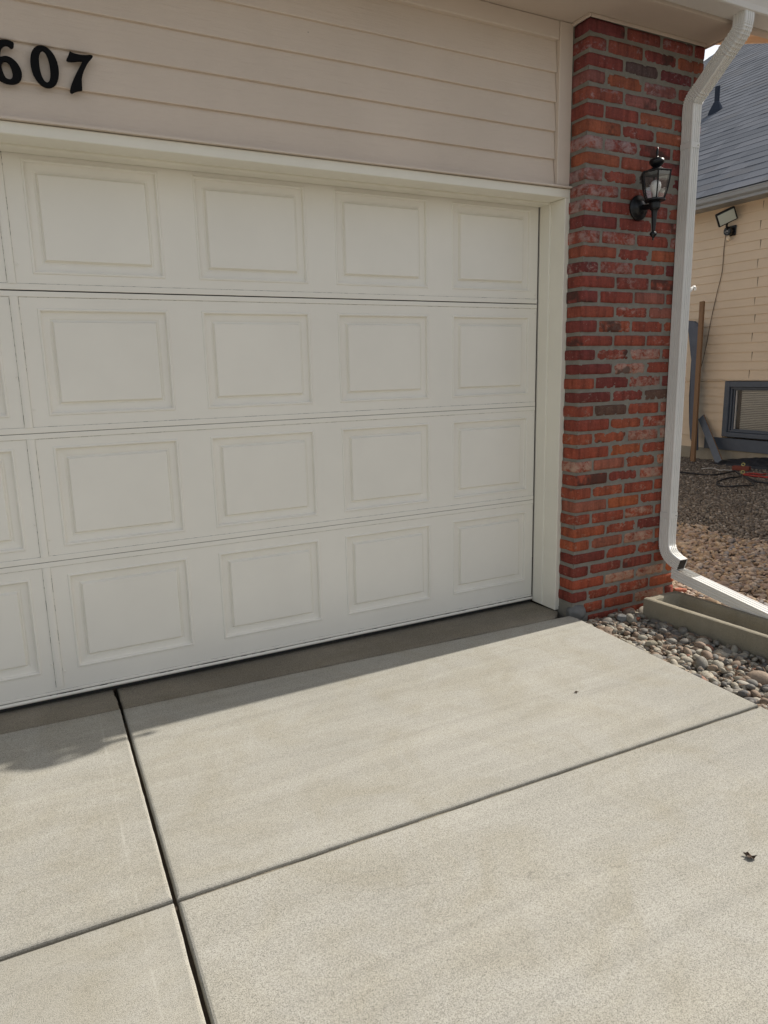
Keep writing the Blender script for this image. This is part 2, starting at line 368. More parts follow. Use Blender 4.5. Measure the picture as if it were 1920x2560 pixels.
# cross joint is a shallow tooled groove: concrete close below the surface
bm = bmesh.new()
for x0, x1 in ((-4.88, jx(-1.4) - .014), (jx(-1.4) + .014, -.075)):
    k = 60
    for j in range(k):
        a = x0 + (x1 - x0) * j / k; b = x0 + (x1 - x0) * (j + 1) / k; z = GZ - .014 - .003 * noise.noise(Vector((a * 8, 0, 0)))
        q = [bm.verts.new((a, cy(a) - .012, z)), bm.verts.new((b, cy(b) - .012, z)), bm.verts.new((b, cy(b) + .012, z)), bm.verts.new((a, cy(a) + .012, z))]; bm.faces.new(q)
obj('driveway_groove', bm, M['apron'], kind='structure')
bm = bmesh.new()
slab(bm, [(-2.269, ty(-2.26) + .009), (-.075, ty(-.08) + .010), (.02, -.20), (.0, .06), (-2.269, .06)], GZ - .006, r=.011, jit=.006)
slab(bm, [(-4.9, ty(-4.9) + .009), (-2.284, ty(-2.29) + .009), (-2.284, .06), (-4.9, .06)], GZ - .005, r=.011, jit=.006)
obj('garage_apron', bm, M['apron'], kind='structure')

# ------------------------------------------------------------------ garage
gar = thing('garage', 'pink beige sided garage with white raised panel door and red brick pillar', 'garage', (-1, 2, GZ))
WY = -.170
# siding: six lap boards
zs = [2.133, 2.253, 2.379, 2.508, 2.637, 2.776]
bm = bmesh.new()
for i in range(5):
    z0, z1 = zs[i], zs[i + 1] + .012; n = 60
    prev = None
    for j in range(n + 1):
        x = -6.0 + (6.0 - .056) * j / n
        w1 = .0016 * noise.noise(Vector((x * 1.3, i * 7, 0))); w2 = .001 * noise.noise(Vector((x * 5, i * 9, 3)))
        zb = z0 + w1 + w2
        cur = [bm.verts.new((x, WY + .012, zb)), bm.verts.new((x, WY - .001, zb)), bm.verts.new((x, WY - .0025, zb + .003)), bm.verts.new((x, WY + .0115, z1))]
        if prev:
            for a in range(3): bm.faces.new((prev[a], prev[a + 1], cur[a + 1], cur[a]))
        prev = cur
obj('lap_siding', bm, M['siding'], gar)
bm = bmesh.new(); box(bm, -6, .79, WY + .016, WY + .03, 2.09, 3.0); box(bm, .76, .79, WY + .03, 6, PZ - .02, 2.86); box(bm, -6, -5.9, WY + .03, 6, PZ - .02, 2.86); box(bm, -6, .79, 6, 6.1, PZ - .02, 2.86)
box(bm, .03, .755, WY + .03, WY + .06, PZ - .02, 2.86)
obj('wall', bm, M['trimbeige'], gar)
bm = bmesh.new(); box(bm, -6, -.056, -.186, -.155, 2.774, 2.853, .003); obj('frieze_board', bm, M['trimbeige'], gar)
bm = bmesh.new(); box(bm, -.054, .026, -.190, -.155, 2.133, 2.8525, .003); obj('corner_board', bm, M['trimbeige'], gar)
bm = bmesh.new()
k = 50
for j in range(k):     # slightly wavy beige drip strip above the door head
    a = -6 + 6.03 * j / k; b = -6 + 6.03 * (j + 1) / k
    za = 2.121 + .0016 * noise.noise(Vector((a * 3, 0, 1))); zb = 2.121 + .0016 * noise.noise(Vector((b * 3, 0, 1)))
    P = [(a, -.206, za), (b, -.206, zb), (b, -.206, zb + .0075), (a, -.206, za + .0075), (a, -.15, za), (b, -.15, zb), (b, -.15, zb + .0095), (a, -.15, za + .0095)]
    v = [bm.verts.new(p) for p in P]
    for f in ((0, 1, 2, 3), (3, 2, 6, 7), (4, 5, 1, 0)): bm.faces.new([v[i] for i in f])
obj('drip_strip', bm, M['trimbeige'], gar)

# door casing: head, jambs, stops
dc = thing('tmp', '', ''); bpy.data.objects.remove(dc)
bm = bmesh.new()
box(bm, -5.02, .032, -.190, -.0, 2.077, 2.1185, .003)           # head: face and underside
dcas = obj('door_casing', bm, M['casing'], gar)
bm = bmesh.new()
box(bm, .002, .030, -.1895, .01, GZ + .0, 2.076, .0025)
jr = obj('jamb', bm, M['casing'], dcas); 
bm = bmesh.new(); box(bm, -5.02, -4.978, -.1895, -.046, GZ, 2.076, .0025); jl = obj('jamb', bm, M['casing'], dcas)
bm = bmesh.new(); box(bm, -.0055, .012, -.085, -.006, GZ + .004, 2.070, .003)
obj('door_stop', bm, M['casing'], dcas)
bm = bmesh.new(); box(bm, -5.0, .010, -.080, -.006, 2.0675, 2.082, .003)
obj('door_stop', bm, M['casing'], dcas)
for o in (jr, jl, *[c for c in dcas.children]): o.location = (0, 0, 0)

# garage door
cols = [-.5435 - .6235 * i for i in range(8)]; cols = sorted(cols); PW = .4872
seams = [2.118, 1.587, 1.051, .534, -.030]
rows = [(2.054, 1.647), (1.5235, 1.116), (.997, .591), (.4744, .0665)]
gd_bm = bmesh.new(); box(gd_bm, -4.99, .0, .018, .04, -.03, 2.12)
gdoor = obj('garage_door', gd_bm, M['crack'], gar)
gdoor['label'] = 'white raised panel overhead garage door, closed'
DX0, DX1 = -4.972, -.0095
def panel(bm, x0, x1, z0, z1):
    prof = [(0, 0), (.003, .0036), (.008, .0042), (.0115, .0008), (.0128, -.0090), (.016, -.0100), (.037, -.0112), (.043, -.0140), (.0465, -.0135), (.0520, -.0010), (.0535, .0010)]
    rings = []
    for d, h in prof:
        rings.append([bm.verts.new(p) for p in ((x0 + d, -h, z0 + d), (x1 - d, -h, z0 + d), (x1 - d, -h, z1 - d), (x0 + d, -h, z1 - d))])
    for a, b in zip(rings, rings[1:]):
        for k in range(4): bm.faces.new((a[k], a[(k + 1) % 4], b[(k + 1) % 4], b[k]))
    bm.faces.new(rings[-1]); return rings[0]
for r in range(4):
    bm = bmesh.new(); zt, zb = seams[r] - (.0022 if r == 1 else .001), seams[r + 1] + (.0022 if r == 0 else .001)
    p1, p0 = rows[r]
    # face: grid of strips around the panels
    xs = [DX0]
    for c0 in cols: xs += [c0, c0 + PW]
    xs.append(DX1)
    zsl = [zb + .024, p0, p1, zt - .022] if r < 3 else [zb + .012, p0, p1, zt - .022]
    grid = {}
    def gv(x, z):
        k_ = (round(x, 5), round(z, 5))
        if k_ not in grid: grid[k_] = bm.verts.new((x, 0, z))
        return grid[k_]
    for i in range(len(xs) - 1):
        for j in range(len(zsl) - 1):
            a, b = xs[i], xs[i + 1]; c_, d_ = zsl[j], zsl[j + 1]
            if j == 1 and i % 2 == 1: panel(bm, a, b, c_, d_); continue
            bm.faces.new((gv(a, c_), gv(b, c_), gv(b, d_), gv(a, d_)))
    bmesh.ops.remove_doubles(bm, verts=bm.verts, dist=.00005)
    # rails (lips) along the top and bottom of the section, stood 3 mm proud with a fine groove
    lo = zsl[0] - .0012; hi = zsl[-1] + .0012
    box(bm, DX0, DX1, -.0035, .003, zb, lo, .0016); box(bm, DX0, DX1, -.0035, .003, hi, zt, .0016)
    sec = obj('door_section', bm, M['door'], gdoor)
    sec.location = (0, 0, 0)
    # crack lines along rails, slightly behind the gap
    bm = bmesh.new()
    box(bm, DX0, DX1, .0012, .002, lo - .0004, zsl[0] + .0004); box(bm, DX0, DX1, .0012, .002, zsl[-1] - .0004, hi + .0004)
    # centre stile and thin broken cracks beside it
    cr = obj('paint_crack', bm, M['crackpaint'], sec); cr.location = (0, 0, 0)
    bm = bmesh.new(); sx = -2.4885; n = 24
    pr_ = [(-.0150, 0.0), (-.0135, -.0045), (-.005, -.0068), (.005, -.0068), (.0135, -.0045), (.0150, 0.0)]
    prev = None
    zz0 = zb + (.022 if r < 3 else .028); zz1 = zt - .020
    for j in range(n + 1):
        z = zz0 + (zz1 - zz0) * j / n; wx = .0006 * noise.noise(Vector((z * 9, r, 0)))
        cur = [bm.verts.new((sx + a + wx, b - .0005, z)) for a, b in pr_]
        if prev:
            for a in range(5): bm.faces.new((prev[a], prev[a + 1], cur[a + 1], cur[a]))
        else: bm.faces.new(cur)
        prev = cur
    bm.faces.new(prev[::-1])
    st = obj('centre_stile', bm, M['door'], sec); st.location = (0, 0, 0)
    bm = bmesh.new()
    for s in (-1, 1):
        box(bm, sx + s * .0152 - .0009, sx + s * .0152 + .0009, -.0009, .001, zz0, zz1)
    cr = obj('paint_crack', bm, M['crackpaint'], sec); cr.location = (0, 0, 0)
    for (sxx, szz) in ((-.022, zt - .045), (-.022, zb + .045), (-2.510, (zt + zb) / 2 - .05 * r), (-2.463, zb + .09)):
        bm = bmesh.new(); lathe(bm, [(.0042, .0005), (.0045, -.0022), (.0025, -.0034)], sxx, szz, 10, 'Y')
        sc = obj('screw', bm, M['door'], sec); sc.location = (0, 0, 0)
bm = bmesh.new()
prev = None
for j in range(61):
    x = DX0 + (DX1 - DX0) * j / 60; dz = .0022 * noise.noise(Vector((x * 2.2, 0, 5)))
    zz_ = -.031 - .0 + dz * .5
    cur = [bm.verts.new((x, -.002, zz_)), bm.verts.new((x, -.011, zz_ - .001)), bm.verts.new((x, -.0135, zz_ - .007)), bm.verts.new((x, -.010, zz_ - .0135)), bm.verts.new((x, .004, zz_ - .0145))]
    if prev:
        for a in range(4): bm.faces.new((prev[a], cur[a], cur[a + 1], prev[a + 1]))
    prev = cur
s1 = obj('bottom_trim', bm, M['door'], gdoor, smooth=True); s1.location = (0, 0, 0)
bm = bmesh.new(); box(bm, DX0, DX1, .0, .03, GZ + .002, -.04); s2 = obj('bottom_seal', bm, M['seal'], gdoor); s2.location = (0, 0, 0)
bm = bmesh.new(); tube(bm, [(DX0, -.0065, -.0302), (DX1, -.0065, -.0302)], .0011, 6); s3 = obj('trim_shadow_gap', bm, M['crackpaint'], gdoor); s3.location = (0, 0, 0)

# brick pillar: front y=-.30, x .024-.805
bm = bmesh.new()
X0, X1, YF, YB = .024, .806, -.300, -.10
def brick(bm, x0, x1, y0, y1, z0, z1, seed):
    """box of 4 x n x 2 cells, corners knocked round, faces uneven"""
    b2 = bmesh.new(); 
    nx = max(2, int((x1 - x0) / .024)); ny = max(2, int((y1 - y0) / .03)); nz = 4
    bmesh.ops.create_cube(b2, size=1)
    for ax, n_ in ((0, nx), (1, ny), (2, nz)):
        for k in range(1, n_):
            co = -.5 + k / n_; pl = [0, 0, 0]; pl[ax] = co; no = [0, 0, 0]; no[ax] = 1
            bmesh.ops.bisect_plane(b2, geom=b2.verts[:] + b2.edges[:] + b2.faces[:], plane_co=pl, plane_no=no)
    sx, sy, sz = x1 - x0, y1 - y0, z1 - z0; cx, cyy, cz = (x0 + x1) / 2, (y0 + y1) / 2, (z0 + z1) / 2
    rs = random.Random(seed); rr = rs.uniform(.0055, .0115); tilt = rs.uniform(-.008, .008); cz += rs.uniform(-.0016, .0016); sz *= rs.uniform(.94, 1.03)
    amp = rs.choice([.0010, .0014, .0021])
    for v in b2.verts:
        p = Vector((v.co.x * sx, v.co.y * sy, v.co.z * sz)); h = Vector((sx / 2, sy / 2, sz / 2))
        q = Vector([max(-h[i] + rr, min(h[i] - rr, p[i])) for i in range(3)]); d = p - q
        if d.length > 1e-6:
            edge = sum(1 for i in range(3) if abs(d[i]) > 1e-5)
            p = q + d.normalized() * rr * (1. if edge < 3 else .96)
        wp = Vector((cx, cyy, cz)) + p
        nn_ = noise.noise_vector(wp * 55 + Vector((seed * 3.1, 0, 0))) * amp + noise.noise_vector(wp * 17) * amp * .8
        p += nn_; p.z += p.x * tilt
        v.co = Vector((cx, cyy, cz)) + p
    me = bpy.data.meshes.new('t'); b2.to_mesh(me); b2.free(); bm.from_mesh(me); bpy.data.meshes.remove(me)
MOD, MZ, BH = .236, .0713, .0585
sd_ = 0
for k in range(-1, 42):
    zc = -.041 + k * MZ; z0, z1 = zc - BH / 2, min(zc + BH / 2, 2.850)
    if z1 - z0 < .012: continue
    if k == 0:   # the corner brick of the second course is gone above the rubble
        pass
    half = (k % 2 == 1) ; jt = random.uniform(-.004, .004)
    x = X0 + .002; first = True
    L = (.108 if half else .222) + jt
    while x < X1 - .02:
        xe = min(x + L, X1)
        if X1 - xe < .04: xe = X1
        if first:
            # corner brick wraps round the side: side shows its header (long course) or its length (short course)
            if not (k <= 0): brick(bm, x - .002, xe, YF, (YB if half else YF + .108), z0, z1, sd_)
            elif k == 0: brick(bm, x + .085, xe, YF, YF + .1, z0, z1, sd_)
            sd_ += 1
            if not half: brick(bm, X0 + .001, X0 + .1, YF + .122, YB + .02, z0, z1, sd_); sd_ += 1
        else: brick(bm, x, xe, YF + random.uniform(0, .003), YF + .09, z0, z1, sd_); sd_ += 1
        if xe >= X1 - .001:
            brick(bm, X1 - .09, X1 - .001, YF + .10, YB, z0, z1, sd_); sd_ += 1
        first = False; x = xe + .014 + random.uniform(-.003, .003); L = .222 + random.uniform(-.006, .006)
for f in bm.faces: f.smooth = True
# mortar core
b3 = bmesh.new()
def sheet(b3, P0, U, V, nu, nv, N, amp):
    P0, U, V, N = map(Vector, (P0, U, V, N)); g_ = []
    for i in range(nu + 1):
        row = []
        for j in range(nv + 1):
            p = P0 + U * i / nu + V * j / nv
            p += N * amp * (noise.noise(p * 40) + .7 * noise.noise(p * 110)); row.append(b3.verts.new(p))
        g_.append(row)
    for i in range(nu):
        for j in range(nv): f = b3.faces.new((g_[i][j], g_[i + 1][j], g_[i + 1][j + 1], g_[i][j + 1])); f.smooth = True; f.material_index = 1
md = .0055
sheet(b3, (X0 + md, YF + md, -.12), (X1 - X0 - 2 * md, 0, 0), (0, 0, 2.97), 70, 260, (0, -1, 0), .0032)
sheet(b3, (X0 + md, YB, -.12), (0, YF - YB + md, 0), (0, 0, 2.97), 20, 260, (-1, 0, 0), .0016)
sheet(b3, (X1 - md, YF + md, -.12), (0, YB - YF - md, 0), (0, 0, 2.97), 12, 200, (1, 0, 0), .0016)
me = bpy.data.meshes.new('t'); b3.to_mesh(me); b3.free(); bm.from_mesh(me)
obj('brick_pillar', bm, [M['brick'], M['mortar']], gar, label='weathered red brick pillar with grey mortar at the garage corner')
# painted caulk line against the casing
bm = bmesh.new(); pts = [(.030 + .0015 * noise.noise(Vector((0, 0, z * 20))), -.187 + .002 * noise.noise(Vector((5, 0, z * 33))), z) for z in np.arange(GZ + .02, 2.12, .012)]
tube(bm, pts, [.0032 + .0022 * noise.noise(p_ * 60) for p_ in map(Vector, pts)], 6); o = obj('caulk_line', bm, M['casing'], dcas); o.location = (0, 0, 0)

# soffit, fascia, gutter, roof
bm = bmesh.new(); box(bm, -6.3, .832, -.487, WY + .02, 2.8545, 2.87, 0); box(bm, .8325, .838, -.487, 6, 2.846, 2.93); obj('soffit', bm, M['soffit'], gar)
bm = bmesh.new(); box(bm, .026, .80, -.309, -.300, 2.838, 2.8543, .003); box(bm, .012, .0245, -.309, -.19, 2.838, 2.8543, .003); obj('soffit_trim', bm, M['soffit'], gar)
bm = bmesh.new(); box(bm, -6.3, 1.09, -.524, -.4875, 2.842, 2.99, .004); obj('fascia_board', bm, M['soffit'], gar)
bm = bmesh.new()
prof = [(-.526, 2.856), (-.536, 2.8535), (-.622, 2.8535), (-.632, 2.850), (-.640, 2.8535), (-.646, 2.875), (-.660, 2.905), (-.664, 2.935), (-.660, 2.965), (-.668, 2.970), (-.668, 2.978), (-.655, 2.978), (-.655, 2.966), (-.648, 2.93), (-.632, 2.862), (-.530, 2.862)]
prev = None
for x in (-6.3, -3.2, -3.197, 0, 1.115):
    cur = [bm.verts.new((x, y, z)) for y, z in prof]
    if prev:
        for a in range(len(prof)): bm.faces.new((prev[a], cur[a], cur[(a + 1) % len(prof)], prev[(a + 1) % len(prof)]))
    prev = cur
for x in (1.115,):
    box(bm, 1.1152, 1.118, -.662, -.528, 2.855, 2.975)
bmesh.ops.recalc_face_normals(bm, faces=bm.faces)
obj('gutter', bm, M['gutter'], gar)
sl = .342
def sloped(bm, x0, x1, y0, y1, zf, th):
    v = [bm.verts.new(p) for x in (x0, x1) for p in ((x, y0, zf(y0)), (x, y1, zf(y1)), (x, y1, zf(y1) + th), (x, y0, zf(y0) + th))]
    for f in ((0, 1, 2, 3), (7, 6, 5, 4), (0, 4, 5, 1), (3, 2, 6, 7), (0, 3, 7, 4), (1, 5, 6, 2)): bm.faces.new([v[i] for i in f])
bm = bmesh.new(); sloped(bm, -6.35, 1.12, -.60, 3.2, lambda y: 2.985 + (y + .5) * sl, .04); sloped(bm, -6.35, 1.12, 3.2, 7.0, lambda y: 2.985 + 3.7 * sl - (y - 3.2) * sl, .04)
obj('roof', bm, M['shingle'], gar)
M['rake'] = paint('peach_bounce_rake', (.78, .56, .38), .6, bump=.1)  # warm bounce light under the rake is put into this peach colour
bm = bmesh.new(); sloped(bm, .8385, 1.089, -.486, 3.2, lambda y: 2.868 + (y + .5) * sl, .012); obj('rake_soffit', bm, M['rake'], gar)
bm = bmesh.new(); sloped(bm, 1.0905, 1.113, -.524, 3.2, lambda y: 2.839 + (y + .5) * sl, .12); obj('rake_board', bm, M['rake'], gar)

# ------------------------------------------------------------------ house digits  6 0 7
def digit(outline, holes, label):
    cu = bpy.data.curves.new('digit', 'CURVE'); cu.dimensions = '2D'; cu.fill_mode = 'BOTH'; cu.extrude = .0045; cu.bevel_depth = .0012; cu.bevel_resolution = 1
    for L_ in [outline] + holes:
        s = cu.splines.new('POLY'); P = L_; s.points.add(len(P) - 1)
        for q, (x, z) in zip(s.points, P): q.co = (x, z, 0, 1)
        s.use_cyclic_u = True
    t = bpy.data.objects.new('t', cu); C.link(t); t.rotation_euler = (R_(90), 0, 0); t.location = (0, -.186, 0)
    bpy.context.view_layer.update()
    dg = bpy.context.evaluated_depsgraph_get(); me = bpy.data.meshes.new_from_object(t.evaluated_get(dg)); me.transform(t.matrix_world)
    bpy.data.objects.remove(t)
    me.materials.clear()
    cx = sum(p[0] for p in outline) / len(outline); zc = min(p[1] for p in outline)
    me.transform(Matrix.Translation((-cx, .174, -zc)))
    o = bpy.data.objects.new('house_number', me); C.link(o); me.materials.append(M['digit']); o.location = (cx, -.174, zc)
    tag(o, label, 'house number', 'black house number digits on the siding')
def cr2(L_, n=5, sharp=()):
    """closed Catmull-Rom through 2D points, keeping the indices in sharp as corners"""
    N = len(L_); out = []
    for i in range(N):
        p0, p1, p2, p3 = L_[i - 1], L_[i], L_[(i + 1) % N], L_[(i + 2) % N]
        if i in sharp: p0 = p1
        if (i + 1) % N in sharp: p3 = p2
        for k in range(n):
            t = k / n
            out.append(tuple(.5 * (2 * b + (c_ - a) * t + (2 * a - 5 * b + 4 * c_ - d) * t * t + (3 * b - a - 3 * c_ + d) * t ** 3) for a, b, c_, d in zip(p0, p1, p2, p3)))
    return out
digit(cr2([(-2.226, 2.366), (-2.217, 2.362), (-2.199, 2.36), (-2.179, 2.361), (-2.160, 2.365), (-2.154, 2.363), (-2.157, 2.358), (-2.171, 2.341), (-2.185, 2.317), (-2.195, 2.292), (-2.198, 2.271), (-2.199, 2.248), (-2.211, 2.245), (-2.221, 2.241), (-2.232, 2.235), (-2.237, 2.237), (-2.235, 2.25), (-2.225, 2.273), (-2.209, 2.303), (-2.192, 2.332), (-2.187, 2.343), (-2.201, 2.341), (-2.216, 2.337), (-2.23, 2.335), (-2.239, 2.337), (-2.233, 2.349)], 4, (0, 11, 20)), [], 'black digit seven, rightmost of the house number on beige siding')
def ell(cx, cz, a, b, n=40, sk=0, pw=2.3):
    out = []
    for i in range(n):
        t = 2 * math.pi * i / n; c_, s_ = math.cos(t), math.sin(t)
        x = a * math.copysign(abs(c_) ** (2 / pw), c_); z = b * math.copysign(abs(s_) ** (2 / pw), s_)
        out.append((cx + x + sk * z, cz + z))
    return out
digit(ell(-2.3115, 2.305, .0425, .064, sk=-.03, pw=2.05), [ell(-2.3115, 2.305, .0175, .050, sk=-.03, pw=2.1)], 'black digit zero between the six and the seven on beige siding')
six = [(-2.401, 2.363), (-2.412, 2.3675), (-2.429, 2.3675), (-2.447, 2.361), (-2.463, 2.343), (-2.473, 2.318), (-2.476, 2.292), (-2.472, 2.266), (-2.462, 2.249), (-2.447, 2.239), (-2.428, 2.2355), (-2.408, 2.239), (-2.393, 2.250), (-2.386, 2.269), (-2.389, 2.288), (-2.399, 2.305), (-2.414, 2.316), (-2.430, 2.318), (-2.446, 2.312), (-2.445, 2.326), (-2.439, 2.342), (-2.429, 2.351), (-2.418, 2.352), (-2.409, 2.346), (-2.403, 2.351)]
digit(cr2(six, 4, (18, 23)), [cr2([(-2.430, 2.303), (-2.42, 2.297), (-2.414, 2.281), (-2.4125, 2.263), (-2.418, 2.251), (-2.427, 2.248), (-2.437, 2.253), (-2.443, 2.268), (-2.4455, 2.285), (-2.441, 2.299)], 4)], 'black digit six, leftmost of the house number on beige siding')

# ------------------------------------------------------------------ wall lantern
LX, LY = .375, -.412
lan = thing('wall_lantern', 'black coach lantern with clear curved glass on the brick pillar', 'wall lantern', (LX, -.30, 2.035))
bm = bmesh.new(); lathe(bm, [(.060, -.302), (.0605, -.308), (.056, -.313), (.040, -.3165), (.036, -.322), (.030, -.330), (.014, -.334)], LX + .004, 2.036, 40, 'Y'); obj('backplate', bm, M['black'], lan, True)
bm = bmesh.new(); tube(bm, smooth_curve([(LX + .004, -.325, 2.036), (LX + .003, -.355, 2.030), (LX, -.385, 2.028), (LX, -.405, 2.032)], 4), .0135, 12); obj('arm', bm, M['black'], lan, True)
bm = bmesh.new(); lathe(bm, [(.004, 2.004), (.020, 2.006), (.0265, 2.014), (.0275, 2.036), (.026, 2.044), (.050, 2.0475), (.050, 2.0535), (.030, 2.054)], LX, LY, 28); obj('cup', bm, M['black'], lan, False)
bm = bmesh.new(); lathe(bm, [(.003, 1.864), (.0045, 1.868), (.003, 1.872), (.007, 1.878), (.0185, 1.892), (.017, 1.899), (.0085, 1.906), (.0095, 1.914), (.0150, 1.995), (.017, 2.004)], LX, LY, 8, o=.3); obj('tail_spike', bm, M['black'], lan)
hexo = R_(30) + .35
cage = [(.0455, 2.053), (.0535, 2.075), (.0605, 2.100), (.0665, 2.130), (.0705, 2.158), (.0725, 2.176)]
bm = bmesh.new()
rings = [[Vector((LX + r * math.cos(hexo + k * math.pi / 3), LY + r * math.sin(hexo + k * math.pi / 3), z)) for k in range(6)] for r, z in cage]
for k in range(6): tube(bm, [rg[k] for rg in rings], .0038, 6)
for rg, rad in ((rings[0], .0045), (rings[-1], .004)):
    for k in range(6): tube(bm, [rg[k], rg[(k + 1) % 6]], rad, 6)
obj('cage', bm, M['black'], lan)
bm = bmesh.new()
inn = [[bm.verts.new((LX + (r - .0015) * math.cos(hexo + k * math.pi / 3), LY + (r - .0015) * math.sin(hexo + k * math.pi / 3), z)) for k in range(6)] for r, z in cage]
for a, b in zip(inn, inn[1:]):
    for k in range(6): bm.faces.new((a[k], a[(k + 1) % 6], b[(k + 1) % 6], b[k]))
obj('glass_panes', bm, M['glass'], lan)
bm = bmesh.new(); lathe(bm, [(.0765, 2.174), (.078, 2.178), (.050, 2.186), (.026, 2.196), (.018, 2.204)], LX, LY, 6, o=hexo); obj('roof_cap', bm, M['black'], lan)
bm = bmesh.new(); lathe(bm, [(.016, 2.202), (.024, 2.208), (.0345, 2.220), (.0365, 2.228), (.031, 2.238), (.018, 2.244), (.006, 2.246), (.0045, 2.254), (.0065, 2.268), (.0055, 2.282), (.002, 2.294)], LX, LY, 28); obj('finial', bm, M['black'], lan, True)
bm = bmesh.new(); lathe(bm, [(.012, 2.056), (.014, 2.082), (.016, 2.086), (.024, 2.104), (.0255, 2.120), (.021, 2.134), (.010, 2.142), (.002, 2.143)], LX, LY, 24); obj('bulb', bm, M['bulb'], lan, True)

# ------------------------------------------------------------------ downspout
dsp = thing('downspout', 'white ribbed metal downspout down the brick pillar to a long ground extension', 'downspout', (.672, -.3360, PZ))
def ribbed(w_, d_, ribs=True, flute=.0032):
    """cross-section (u across x, v along depth), fluted on each side; CCW"""
    pts = []
    def side(a, b, nrm, L_):
        a, b, nrm = Vector(a), Vector(b), Vector(nrm); n_ = 3 if L_ < .065 else 4
        out_ = [a]
        if ribs:
            for i in range(n_):
                c = (i + .5) / n_ * .76 + .12; wv = .026 if L_ > .065 else .032
                for dt, h in ((-wv * 1.6, 0), (-wv * .8, 1), (wv * .8, 1), (wv * 1.6, 0)):
                    out_.append(a.lerp(b, c + dt) - nrm * flute * h)
        return out_
    h, k = w_ / 2, d_ / 2; r = .004
    pts += side((-h + r, -k), (h - r, -k), (0, -1), w_) + [Vector((h - r, -k))]
    pts += side((h, -k + r), (h, k - r), (1, 0), d_) + [Vector((h, k - r))]
    pts += side((h - r, k), (-h + r, k), (0, 1), w_) + [Vector((-h + r, k))]
    pts += side((-h, k - r), (-h, -k + r), (-1, 0), d_) + [Vector((-h, -k + r))]
    return pts
def sweep(bm, path, sec, scales=None, caps=False, cx=.688):
    """path of (y, z, angle) with the section's v axis along the path normal in the YZ plane"""
    prev = None
    for i, (y, z, ang) in enumerate(path):
        s = scales[i] if scales else 1
        ca, sa = math.cos(ang), math.sin(ang)    # ang 0: pipe vertical, section v along +y
        cur = [bm.verts.new((cx + p.x * s, y + p.y * s * ca, z + p.y * s * sa)) for p in sec]
        if prev:
            N = len(cur)
            for k in range(N): bm.faces.new((prev[k], prev[(k + 1) % N], cur[(k + 1) % N], cur[k]))
        prev = cur
    bmesh.ops.recalc_face_normals(bm, faces=bm.faces)
PW_, PD_ = .061, .070
sec = ribbed(PW_, PD_)
def bend(y, z, a0, a1, r, n):
    """arc; direction of travel for angle a: (-sin a, cos a)?? travel downwards: (sin a, -cos a)"""
    return None
bm = bmesh.new(); sweep(bm, [(-.3360, z, 0) for z in (2.50, 1.5, .42)], sec); obj('pipe', bm, M['pipe'], dsp)
# upper offset elbow: down from the gutter outlet, back to the wall, down again
def elbow_path(pts, n=14):
    P = smooth_curve([(0, y, z) for y, z in pts], n); out_ = []
    for i, p in enumerate(P):
        a, b = P[max(0, i - 1)], P[min(len(P) - 1, i + 1)]; t = (b - a).normalized()   # travelling down
        out_.append((p.y, p.z, math.atan2(t.y, -t.z)))
    return out_
pth = elbow_path([(-.598, 2.858), (-.598, 2.815), (-.584, 2.777), (-.52, 2.720), (-.457, 2.664), (-.392, 2.606), (-.348, 2.568), (-.3360, 2.53), (-.3360, 2.455)], 14)
def crimp(path, ranges, amp=.025, per=3):
    sc_ = []
    for i, (y, z, a) in enumerate(path):
        t = i / (len(path) - 1); on_ = any(r0 <= t <= r1 for r0, r1 in ranges)
        sc_.append(1.03 + (amp * (1 if i % per == 0 else -.4) if on_ else 0))
    return sc_
bm = bmesh.new(); sweep(bm, pth, sec, crimp(pth, [(.14, .40), (.62, .84)], .045)); obj('upper_elbow', bm, M['pipe'], dsp)
bm = bmesh.new(); sweep(bm, [(-.457 + .012, 2.664 - .0106, .84), (-.457 - .012, 2.664 + .0106, .84)], sec, [1.065, 1.065]); obj('sleeve', bm, M['pipe'], dsp)
pth = elbow_path([(-.3360, .425), (-.3360, .34), (-.3360, .275), (-.343, .232), (-.366, .196), (-.405, .172), (-.447, .157)], 10)
bm = bmesh.new(); sweep(bm, pth, sec, crimp(pth, [(.42, .86)], .040, 2)); lo = obj('lower_elbow', bm, M['pipe'], dsp)
bm = bmesh.new()      # dark sheet standing in for the shade inside the elbow mouth
y, z, a = pth[-2]; ca, sa = math.cos(a), math.sin(a); q = [bm.verts.new((.688 + u * .028, y + v_ * .030 * ca, z + v_ * .030 * sa)) for u, v_ in ((-1, -1), (1, -1), (1, 1), (-1, 1))]; bm.faces.new(q); obj('elbow_mouth_shade', bm, M['gap'], dsp)
for z0, z1, xs_ in ((2.335, 2.362, .704), (.408, .440, .704)):
    bm = bmesh.new(); sweep(bm, [(-.3360, z0, 0), (-.3360, z1, 0)], ribbed(.0645, .0735, False)); obj('band', bm, M['pipe'], dsp)
    bm = bmesh.new(); lathe(bm, [(.0035, -.3720), (.0035, -.3750), (.0015, -.3760)], xs_, (z0 + z1) / 2, 8, 'Y'); obj('screw', bm, M['screw'], dsp)
